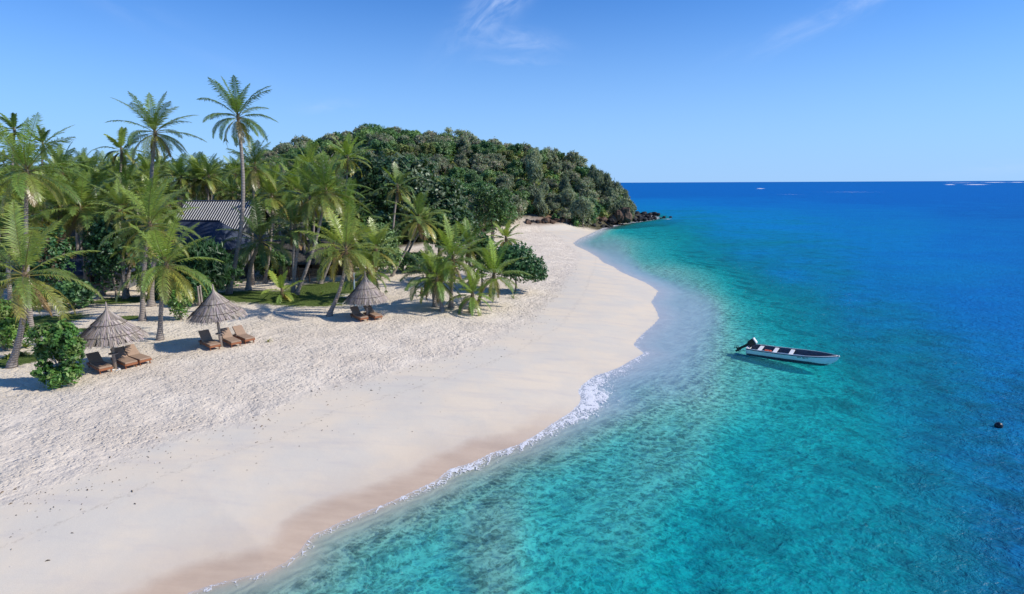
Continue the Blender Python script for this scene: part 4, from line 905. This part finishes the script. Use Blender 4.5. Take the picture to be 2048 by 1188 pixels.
for i in range(NS+1):
    s = i/NS; w_, sh_, ke = hull_section(s)
    for a, b in ring: V.append((s*BL, a*w_, ke+(sh_-ke)*b))
nr = len(ring); Fq = [(i*nr+k_, i*nr+k_+1, (i+1)*nr+k_+1, (i+1)*nr+k_) for i in range(NS) for k_ in range(nr-1)]
Fq.append(tuple(range(nr))); mb.add(V, Fq); mb.build('hull', m_hull, boat, True)
mb = MB(); V = []
for i in range(NS+1):
    s = i/NS; w_, sh_, ke = hull_section(s); w_ = max(w_-.045, .004); fl = max(.0, ke+.12)
    for a, z in ((-1, sh_-.015), (-.93, sh_*.5+fl*.5), (-.82, fl), (0, fl-.01), (.82, fl), (.93, sh_*.5+fl*.5), (1, sh_-.015)): V.append((.06+s*(BL-.12), a*w_, z))
mb.add(V, [(i*7+k_+1, i*7+k_, (i+1)*7+k_, (i+1)*7+k_+1) for i in range(NS) for k_ in range(6)]+[tuple(range(7))]); mb.build('inside_lining', m_in, boat, True)
mbw = MB()
for sg in (-1, 1):
    mbw.tube([(i/NS*BL, sg*(hull_section(i/NS)[0]-.026), hull_section(i/NS)[1]+.006) for i in range(NS+1)], .024, 5)
mbw.tube([(0, -BW*.9, .505), (0, BW*.9, .505)], .03, 6); mbw.build('gunwale', m_white, boat, True)
mbn = MB()
for sg in (-1, 1): mbn.tube([(i/NS*BL, sg*(hull_section(i/NS)[0]+.008), hull_section(i/NS)[1]-.035) for i in range(NS+1)], .023, 5)
mbn.build('rub_rail', m_rail, boat, True)
for s in (.145, .32, .50):
    w_, sh_, _k = hull_section(s); b_ = MB(); b_.box((s*BL, 0, sh_-.07), (.24, w_*1.86, .045)); b_.build('bench', m_white, boat, bevel=.008)
b_ = MB(); b_.box((.07, 0, .36), (.07, BW*1.55, .26)); b_.build('transom_board', m_white, boat, bevel=.01)
b_ = MB(); b_.lathe([(.01, -.06), (.06, -.04), (.07, .03), (.03, .08)], 8, (BL+.0, 0, .64)); b_.build('bow_fitting', m_white, boat, True)
# two short dark words, too small to read in the photograph: rows of letter-sized strokes
lt = MB(); rs = np.random.default_rng(4); s_ = .585
for word in (3, 5):
    for q in range(word):
        w_, sh_, _k = hull_section(s_); yy = -w_*.972-.008; zz = sh_-.13; hgt_ = rs.uniform(.055, .08)
        lt.box((s_*BL, yy, zz), (.016, .012, hgt_)); lt.box((s_*BL+.022, yy, zz+rs.choice([-.02, 0, .022])), (.034, .0115, .016))
        if rs.uniform() < .6: lt.box((s_*BL+.042, yy, zz), (.014, .012, hgt_*.8))
        s_ += .072/BL
    s_ += .07/BL
lt.build('hull_lettering', m_rail, boat)
# outboard, tipped up out of the water
ob = empty('outboard_motor', (0, 0, -.1)); ob.parent = boat; ob.scale = (1.05, 1.05, 1.05)
eng = MB(); Mt = Matrix.Rotation(R(52), 4, 'Y')   # tipped forward
def ep(x, y, z): return Mt @ Vector((x, y, z)) + Vector((-.02, 0, .62))
def ebox(mb, c, sz, taper=1.0):
    x, y, z = [q/2 for q in sz]; v = [(-x*taper, -y*taper, -z), (x*taper, -y*taper, -z), (x*taper, y*taper, -z), (-x*taper, y*taper, -z), (-x, -y, z), (x, -y, z), (x, y, z), (-x, y, z)]
    mb.add([ep(a+c[0], b+c[1], d+c[2]) for a, b, d in v], [(3,2,1,0),(4,5,6,7),(0,1,5,4),(1,2,6,5),(2,3,7,6),(3,0,4,7)])
cw = MB(); ebox(cw, (-.04, 0, .30), (.42, .34, .42), .86); cw.build('cowling', m_blk, ob, bevel=.04)
tpx = MB(); ebox(tpx, (-.04, 0, .545), (.38, .31, .07), 1.05); tpx.build('cowling_top', m_white, ob, bevel=.02)
lg_ = MB(); ebox(lg_, (-.04, 0, -.12), (.20, .15, .46), .75); ebox(lg_, (-.06, 0, -.46), (.15, .06, .40), 1.2); lg_.build('leg_housing', m_blk, ob, bevel=.02)
gx_ = MB(); gx_.tube([ep(.10, 0, -.72), ep(-.02, 0, -.72), ep(-.20, 0, -.72), ep(-.26, 0, -.72)], [.02, .055, .05, .02], 8); ebox(gx_, (-.08, 0, -.60), (.30, .20, .02)); ebox(gx_, (-.03, 0, -.82), (.14, .02, .18)); gx_.build('gearcase', m_dmetal, ob)
pr = MB()
for k_ in range(3):
    a = k_*2.094; pr.add([ep(-.27, .02*math.cos(a), -.72+.02*math.sin(a)), ep(-.245, .13*math.cos(a-.35), -.72+.13*math.sin(a-.35)), ep(-.275, .15*math.cos(a), -.72+.15*math.sin(a)), ep(-.305, .12*math.cos(a+.4), -.72+.12*math.sin(a+.4))], [(0, 1, 2, 3)])
pr.build('propeller', m_dmetal, ob)
br = MB(); ebox(br, (.14, 0, .02), (.12, .22, .22)); br.tube([ep(.12, 0, .16), ep(.42, .05, .2), ep(.62, .1, .22)], .022, 6); br.build('clamp_and_tiller', m_dmetal, ob)
tk = MB(); tk.box((0, 0, .13), (.42, .28, .24)); tk.lathe([(.04, .25), (.04, .29), (.01, .29)], 8, (.1, 0, 0)); 
tk = tk.build('fuel_tank', simple('orange_plastic', (0.60, 0.11, 0.035), .4, .4), bevel=.03)
tk.location = boat.matrix_basis @ Vector((.235*BL, -.05, .14)); tk.rotation_euler = (0, 0, bang); tag(tk, 'orange fuel tank on the boat floor beside the rear white bench', 'fuel tank')
rp = MB(); bp_ = Matrix.Translation((sternp.x, sternp.y, 0)) @ Matrix.Rotation(bang, 4, 'Z')
# ------------------------------------------------------------------ buoy
bz = at_z(1997, 854, 0); mb = MB(); r = .17
mb.lathe([(r*math.cos(a), r*math.sin(a)) for a in np.linspace(-1.5, 1.5, 13)], 18); bo = mb.build('ball', m_blk)
by = empty('mooring_buoy', (bz.x, bz.y, .07)); tag(by, 'small round black buoy floating near the right edge', 'buoy'); bo.parent = by
mb = MB(); mb.tube([(.0, 0, r*.95), (0, .03, r*1.25), (0, 0, r*1.3), (0, -.03, r*1.25), (0, 0, r*.95)], .012, 5); mb.build('ring', m_dmetal, by)
mb = MB(); mb.tube([(0, 0, -r), (.15, .1, -1.8), (.6, .5, -5.2)], .012, 4); mb.build('mooring_line', m_dmetal, by)
# ------------------------------------------------------------------ rocks of the headland
m_rock = simple('black_lava_rock', (0.022, 0.021, 0.022), 0.75, 0.3, 0.5, 1.4, 0.08)
m_brock = simple('brown_cliff_rock', (0.14, 0.09, 0.062), 0.85, 0.2, 0.5, 0.5, 0.25)
m_shell = simple('white_coral_stone', (0.72, 0.70, 0.66), 0.8, 0.2, 0.15, 6, .01)
def rock_mesh(seed, mt, n=10, rough=.28):
    rs = np.random.default_rng(seed); mb = MB(); V = []; m_ = 12
    ks = rs.normal(size=(7, 3))*1.7; ph = rs.uniform(0, 6.3, 7)
    for i in range(n+1):
        th = math.pi*i/n
        for j in range(m_):
            a = 2*math.pi*j/m_; d = np.array([math.sin(th)*math.cos(a), math.sin(th)*math.sin(a), math.cos(th)])
            k_ = 1+rough*np.sum(np.sin(ks@d+ph))/3.0; k_ = round(k_*5)/5*.5+k_*.5
            V.append(d*k_*np.array([1, .85, .7]))
    mb.add(V, [(i*m_+j, (i+1)*m_+j, (i+1)*m_+(j+1) % m_, i*m_+(j+1) % m_) for i in range(n) for j in range(m_)])
    return mb.mesh('rock', mt)
RM = [rock_mesh(i, m_rock) for i in range(5)]; BM_ = [rock_mesh(20+i, m_brock) for i in range(4)]; WM = [rock_mesh(40+i, m_shell) for i in range(3)]
rs = np.random.default_rng(3)
def rock(name, label, cat, group, px, py, s, meshes, sink=.3, z=None):
    P = place(px, py) if z is None else at_z(px, py, z)
    if P.z < 0: P.z = max(P.z, -.1)
    o = bpy.data.objects.new(name, meshes[int(rs.integers(0, len(meshes)))]); C.objects.link(o); o.location = (P.x, P.y, P.z+s*(.7-sink)*.6)
    o.scale = (s*rs.uniform(.8, 1.3), s*rs.uniform(.8, 1.2), s*rs.uniform(.7, 1.1)); o.rotation_euler = (rs.uniform(-.4, .4), rs.uniform(-.4, .4), rs.uniform(0, 6.3)); tag(o, label, cat, group); return o
for i in range(120):
    u = rs.uniform(); px = 1215+u*98; yc = 440-3*u; hh = 8*(1-u)**.6+2.5; py = yc+rs.uniform(-1, 1)*hh*.55
    rock('boulder', 'black lava boulder in the heap at the tip of the headland', 'rock', 'black boulders at the headland tip', px, min(py, 447), rs.uniform(.45, 1.05)*(1.1-.3*u), RM, z=rs.uniform(-.1, .2)+max(0, (1-u)*.9))
for px, py, s in ((1287,430,1.5),(1298,431,1.2),(1308,430,1.4),(1316,431,1.1),(1262,428,1.5),(1275,429,1.3)): rock('boulder', 'large dark boulder at the seaward end of the black heap', 'rock', 'large boulders at the seaward end', px, py, s*.9, RM, z=.1)
for px, py, s in ((1328,436,.6),(1342,435.5,.5),(1322,437,.4)): rock('boulder', 'low black rock awash beyond the end of the boulder heap', 'rock', 'rocks awash beyond the boulder heap', px, py, s, RM, z=0)
for px, py, s in ((1187,452,1.1),(1216,450,.9),(1224,450,1.0),(1232,449,.9),(1205,455,.9),(1214,455,1.0),(1222,455,.8),(1180,449,.8),(1172,447,.9),(1199,447,.8),(1145,447,.7),(1139,449,.6),(1156,446,.8)): rock('boulder', 'dark rock lying on the sand in front of the headland foot', 'rock', 'dark rocks on the sand below the headland', px, py, s*.85, RM, .35)
for i in range(42):
    px = 1052+i*4.2+rs.uniform(-3, 3); rock('cliff_rock', 'weathered brown rock in the low bank under the headland trees', 'rock', 'brown rocks in the bank under the trees', px, 447-(i*.10)+rs.uniform(-4, 1.0), rs.uniform(.45, 1.0), BM_ if rs.uniform() < .65 else RM, .3)
for px, py, z, s in ((1236,432,3.2,1.9),(1246,428,4.4,2.1),(1253,431,2.9,1.8),(1243,437,1.6,1.5),(1228,438,1.2,1.5),(1252,423,5.4,1.6),(1220,441,1.0,1.3)):
    P = at_z(px, 440, 1.0); D = 158; P = at_y(px, py, D); o = bpy.data.objects.new('cliff_rock', BM_[int(rs.integers(0, 4))]); C.objects.link(o); o.location = P; o.scale = (s*.8, s*.9, s*1.25); o.rotation_euler = (rs.uniform(-.3, .3), rs.uniform(-.3, .3), rs.uniform(0, 6)); tag(o, 'tall reddish brown rock of the cliff at the headland tip', 'rock', 'reddish cliff rocks at the headland tip')
for i, (px, py) in enumerate(((92,770),(98,773),(104,770),(110,774),(116,772),(122,769),(128,771),(133,767),(100,768),(139,764))):
    rock('coral_stone', 'white coral stone in the row under the bright green shrub', 'stone', 'white stones under the bright shrub', px, py, rs.uniform(.07, .13), WM, .3)
for i, (px, py) in enumerate(((226,741),(233,743),(238,740),(236,737))): rock('coral_stone', 'white stone at the pole foot of the nearest umbrella', 'stone', 'white stones at the nearest umbrella pole', px, py, rs.uniform(.06, .1), WM, .3)
# drift-line crumbs and shells strewn over the sand
mb = MB(); rs = np.random.default_rng(77)
for i in range(800):
    k_ = int(rs.integers(1, len(foot_px)-3)); f = rs.uniform(); a, b = foot_px[k_], foot_px[k_+1]; px = a[0]+(b[0]-a[0])*f; py = a[1]+(b[1]-a[1])*f
    off = abs(rs.normal())*(-34 if rs.uniform() < .35 else 38)*(py/900)**2*rs.choice([.4, 1, 1.6]); P = at_z(px, py-off*(-1), .95)
    if P.y > 75: continue
    zz = T(P.x, P.y)
    if zz < .2: continue
    s_ = rs.uniform(.006, .02)*(1 if rs.uniform() < .9 else 1.8); wht = rs.uniform() < .18; col = (0.62, 0.58, 0.54) if wht else np.array((0.10, 0.07, 0.045))*rs.uniform(.5, 1.6); a_ = rs.uniform(0, 6.3)
    l = s_*rs.uniform(1, 2.6); mb.tube([(P.x-l*math.cos(a_), P.y-l*math.sin(a_), zz+.01), (P.x, P.y, zz+.03), (P.x+l*math.cos(a_), P.y+l*math.sin(a_), zz+.01)], [s_*.3, s_*.7, s_*.3], 4, col)
dbr = mb.build('seaweed_debris', simple('debris', (0.1, 0.08, 0.05), .9, .1, use_attr=True)); tag(dbr, 'dark seaweed crumbs and shells along the drift line', 'debris', kind='stuff')
# ------------------------------------------------------------------ huts
m_roofd = simple('dark_roof_sheet', (0.030, 0.033, 0.045), 0.6, 0.3, 0.2, 2)
m_rib = simple('glint_painted_roof_rib', (0.62, 0.62, 0.60), 0.4, 0.4, 0.1, 3)  # pale tone paints the sun's glint onto the ribs
m_slate = simple('slate_blue_roof', (0.045, 0.06, 0.10), 0.7, 0.2, 0.25, 1.5, .02)
m_wall = simple('grey_hut_wall', (0.15, 0.16, 0.17), 0.8, 0.2, 0.2, 2)
m_brown = simple('brown_timber', (0.15, 0.095, 0.06), 0.8, 0.2, 0.3, 4)
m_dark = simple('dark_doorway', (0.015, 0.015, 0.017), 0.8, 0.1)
m_thatch2 = simple('shade_toned_thatch_roof', (0.085, 0.08, 0.075), 0.95, 0.05, 0.4, 5, .05, stretch=(1, 1, .4))  # thatch darkened so its colour carries the shade under the palms
def hut(label, x, y, w_, d_, wall_h, roof_h, mroof, rz=0.0, ribs=0, over=.7, cat='hut', hip=0.0, zoff=0, mwall=None, opens=()):
    """gabled hut; ridge along its local x"""
    z0 = T(x, y); root = empty('beach_hut', (x, y, z0+zoff), rz); tag(root, label, cat)
    mb = MB(); hx, hy = w_/2, d_/2; mw = mwall or m_wall
    hk = hip*hx
    mb.add([(-hx,-hy,-.5),(hx,-hy,-.5),(hx,hy,-.5),(-hx,hy,-.5),(-hx,-hy,wall_h),(hx,-hy,wall_h),(hx,hy,wall_h),(-hx,hy,wall_h),(-hx+hk,0,wall_h+roof_h*.92),(hx-hk,0,wall_h+roof_h*.92)],
           [(0,1,5,4),(2,3,7,6),(1,2,6,9,5),(3,0,4,8,7)]); mb.build('wall', mw, root)
    X = hx+over; Y = hy+over; ze = wall_h-roof_h/hy*over*.9; zr = wall_h+roof_h; th = .10; K = hip*X
    rf = MB()
    for sg in (-1, 1):
        a = [(-X, sg*Y, ze), (X, sg*Y, ze), (X-K, 0, zr), (-X+K, 0, zr)]; rf.add(a+[(p_[0], p_[1], p_[2]-th) for p_ in a], [(0,1,2,3),(7,6,5,4),(0,4,5,1),(1,5,6,2),(3,7,4,0)])
    if hip:
        for sg in (-1, 1):
            a = [(sg*X, -Y, ze), (sg*X, Y, ze), (sg*(X-K), 0, zr)]; rf.add(a+[(p_[0], p_[1], p_[2]-th) for p_ in a], [(0,1,2),(5,4,3),(0,3,4,1)])
    roof = rf.build('roof', mroof, root)
    if ribs:
        rb = MB(); sl_ = math.hypot(Y, zr-ze)
        for i in range(ribs):
            xx = -X+.25+(2*X-.5)*i/(ribs-1)
            for sg in (-1, 1):
                up = np.array((0, sg*(zr-ze)/sl_, Y/sl_)); a = np.array((xx, sg*Y, ze)); b = np.array((xx, sg*.12, zr-.12*(zr-ze)/Y)); q = np.array((.036, 0, 0))
                rb.add([a-q, a+q, b+q, b-q, a-q*.7+up*.05, a+q*.7+up*.05, b+q*.7+up*.05, b-q*.7+up*.05], [(4,5,6,7),(0,1,5,4),(1,2,6,5),(2,3,7,6),(3,0,4,7)])
        rb.build('roof_ribs', m_rib, roof)
    rg = MB(); rg.tube([(-X+K, 0, zr+.03), (X-K, 0, zr+.03)], .11, 6); rg.build('ridge_cap', m_slate, root)
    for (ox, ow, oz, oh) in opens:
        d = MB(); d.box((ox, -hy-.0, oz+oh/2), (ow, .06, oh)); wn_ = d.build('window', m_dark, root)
        fr_ = MB()
        for s_ in (-1, 1): fr_.box((ox+s_*(ow/2+.05), -hy-.02, oz+oh/2), (.1, .12, oh+.2)); fr_.box((ox, -hy-.02, oz+oh/2+s_*(oh/2+.05)), (ow, .115, .1))
        fr_.build('frame', m_brown, wn_)
    return root
P = at_y(428, 400, 74); zr_ = P.z; e_ = at_y(420, 461, 69.2); g0 = T(P.x, 74)
rh = zr_-e_.z
hut('hut with striped ribbed metal roof, behind the tallest palm trunk', P.x+1.0, 74.0, 7.8, 8.0, e_.z-g0+rh*.16, rh*.80, m_roofd, 0, 29, .8, opens=((-1.5, 1.6, 1.0, 1.4), (2, 1.6, 1.0, 1.4)))
P = at_y(385, 450, 60); hut('low hut with slate blue shaded roof in front of the striped roof', P.x-.6, 62, 8.0, 6.4, at_y(400, 492, 58).z-T(P.x, 60), 2.3, m_slate, R(-18), 0, .8, hip=.35, opens=((0, 1.8, .7, 1.3), (-2.4, 1.2, .7, 1.3)))
P = at_y(195, 480, 56); hut('small grey walled hut behind the palm with straight pale trunk', P.x, 56, 5.2, 5.0, 2.3, 2.1, m_slate, R(12), 0, .7, hip=.9, opens=((.6, 1.0, .8, 1.2),))
P = at_y(233, 410, 80); hut('far hut with pale roof edge seen between palms on the left', P.x, 80, 8.0, 6.0, 3.4, 2.4, m_thatch2, R(-10), 0, .7)
P = at_y(590, 500, 62); hut('dark open fronted hut in the shade behind the slatted fence', P.x, 66, 9.0, 5.0, 2.1, 1.7, m_thatch2, R(4), 0, .9, mwall=m_brown, opens=((-2.8, 1.8, .3, 1.5), (0, 2.0, .3, 1.5), (2.8, 1.8, .3, 1.5)))
# slatted fence
A = place(560, 562); Bf = place(640, 566); fe = empty('slatted_fence', A); tag(fe, 'low weathered horizontal slat fence behind the slanting palm trunks', 'fence')
dv_ = (Bf-A); n_ = 5; mb = MB(); ang = math.atan2(dv_.y, dv_.x); L_ = dv_.xy.length
for k_ in range(10): mb.box((L_/2*math.cos(ang), L_/2*math.sin(ang), .14+k_*.155), (L_, .025, .085), Matrix.Rotation(ang, 4, 'Z'))
mb.build('slats', simple('weathered_slats', (0.20, 0.165, 0.14), .8, .2, .35, 3, stretch=(.4, 4, 4)), fe)
for k_ in range(n_):
    q = k_/(n_-1); mb = MB(); mb.box((dv_.x*q+.06*math.sin(ang), dv_.y*q-.06*math.cos(ang)+.08, .8), (.09, .09, 1.8), Matrix.Rotation(ang, 4, 'Z')); mb.build('post', m_brown, fe)
# posts
def post(label, base, topy, r, mt, name='wooden_post', lean=0):
    B = place(*base); h = at_y(base[0], topy, B.y).z-B.z; mb = MB(); mb.tube([(0, 0, -.3), (lean*.5, 0, h*.5), (lean, 0, h)], [r, r*.95, r*.85], 8); mb.lathe([(r*.9, h-.03), (r*1.15, h), (r*.8, h+.06), (.01, h+.07)], 8, (lean, 0, 0))
    o = mb.build(name, mt, loc=B); tag(o, label, 'post'); return o
post('blue grey post standing on the sand left of the far umbrella', (711,618), 547, .085, simple('blue_grey_paint', (.25, .33, .38), .6, .3, .15, 4))
post('left one of two short wooden posts behind the middle umbrella', (401,624), 574, .07, m_pole); post('right one of two short wooden posts behind the middle umbrella', (406,624), 572, .07, m_pole)
post('slim pale pole at the right end of the slatted fence', (638,551), 524, .04, m_white)
# net between the umbrella palm and the blue grey post (rope tied to the palm)
a = place(657, 632); b = place(711, 618); mb = MB(); a3 = np.array((a.x+.25, a.y, a.z+1.0)); b3 = np.array((b.x, b.y, b.z+1.5)); mb.tube([a3, (a3+b3)/2-np.array((0, 0, .5)), b3], .016, 4)
rope = mb.build('rope', m_white); tag(rope, 'pale rope sagging between the leaning palm and the blue grey post', 'rope')
# driftwood logs, fallen frond
for i, (a, b, lab) in enumerate((((66,596),(142,592),'long pale driftwood log on the sand behind the leaning left palm'), ((118,600),(145,596),'short pale driftwood log lying in front of the long one'))):
    A = place(*a); Bq = place(*b); v = Bq-A; mb = MB(); mb.tube([(0, 0, .12), (v.x*.5, v.y*.5+.1, v.z*.5+.16), (v.x, v.y, v.z+.12)], [.15, .13, .09], 8); o = mb.build('driftwood_log', simple('bleached_wood', (.55, .50, .45), .85, .1, .2, 4) if i == 0 else bpy.data.materials['bleached_wood'], loc=A); tag(o, lab, 'log')
B = place(106, 632); mb = MB(); rs = np.random.default_rng(9)
for k_ in range(7):
    a0 = rs.uniform(0, 6.3); r_ = rs.uniform(.35, .9); mb.tube([(r_*math.cos(a0+q), .7*r_*math.sin(a0+q), .06+.25*math.sin(q*1.3)**2*rs.uniform(.3, 1)) for q in np.linspace(0, rs.uniform(1.5, 3.2), 9)], [.028]*8+[.01], 5)
o = mb.build('dead_branches', bpy.data.materials['bleached_wood'], loc=B); tag(o, 'curled bleached dead branches on the shaded sand behind the bright shrub', 'branches')
B = place(712, 612); 
# bleached dead tree on the hill
Bd = at_y(650, 363, 104); z0 = T(Bd.x, 104); rs = np.random.default_rng(14); mb = MB(); top = at_y(652, 272, 104).z-z0
mb.tube([(0, 0, 0), (.1, 0, top*.5), (-.1, 0, top*.8)], [.28, .2, .12], 6, (.45, .42, .38))
for k_ in range(11):
    h_ = top*rs.uniform(.45, .8); a = rs.uniform(0, 6.3); l = rs.uniform(1.2, 2.6); mb.tube([(0, 0, h_), (l*.5*math.cos(a), l*.5*math.sin(a), h_+l*.35), (l*math.cos(a), l*math.sin(a), h_+l*rs.uniform(.5, 1.0))], [.09, .06, .02], 4, (.45, .42, .38))
o = mb.build('dead_tree', simple('dead_wood', (.42, .40, .37), .85, .1, .15, 3), loc=(Bd.x, 104, z0)); tag(o, 'bare bleached dead tree on the left shoulder of the hill', 'dead tree')
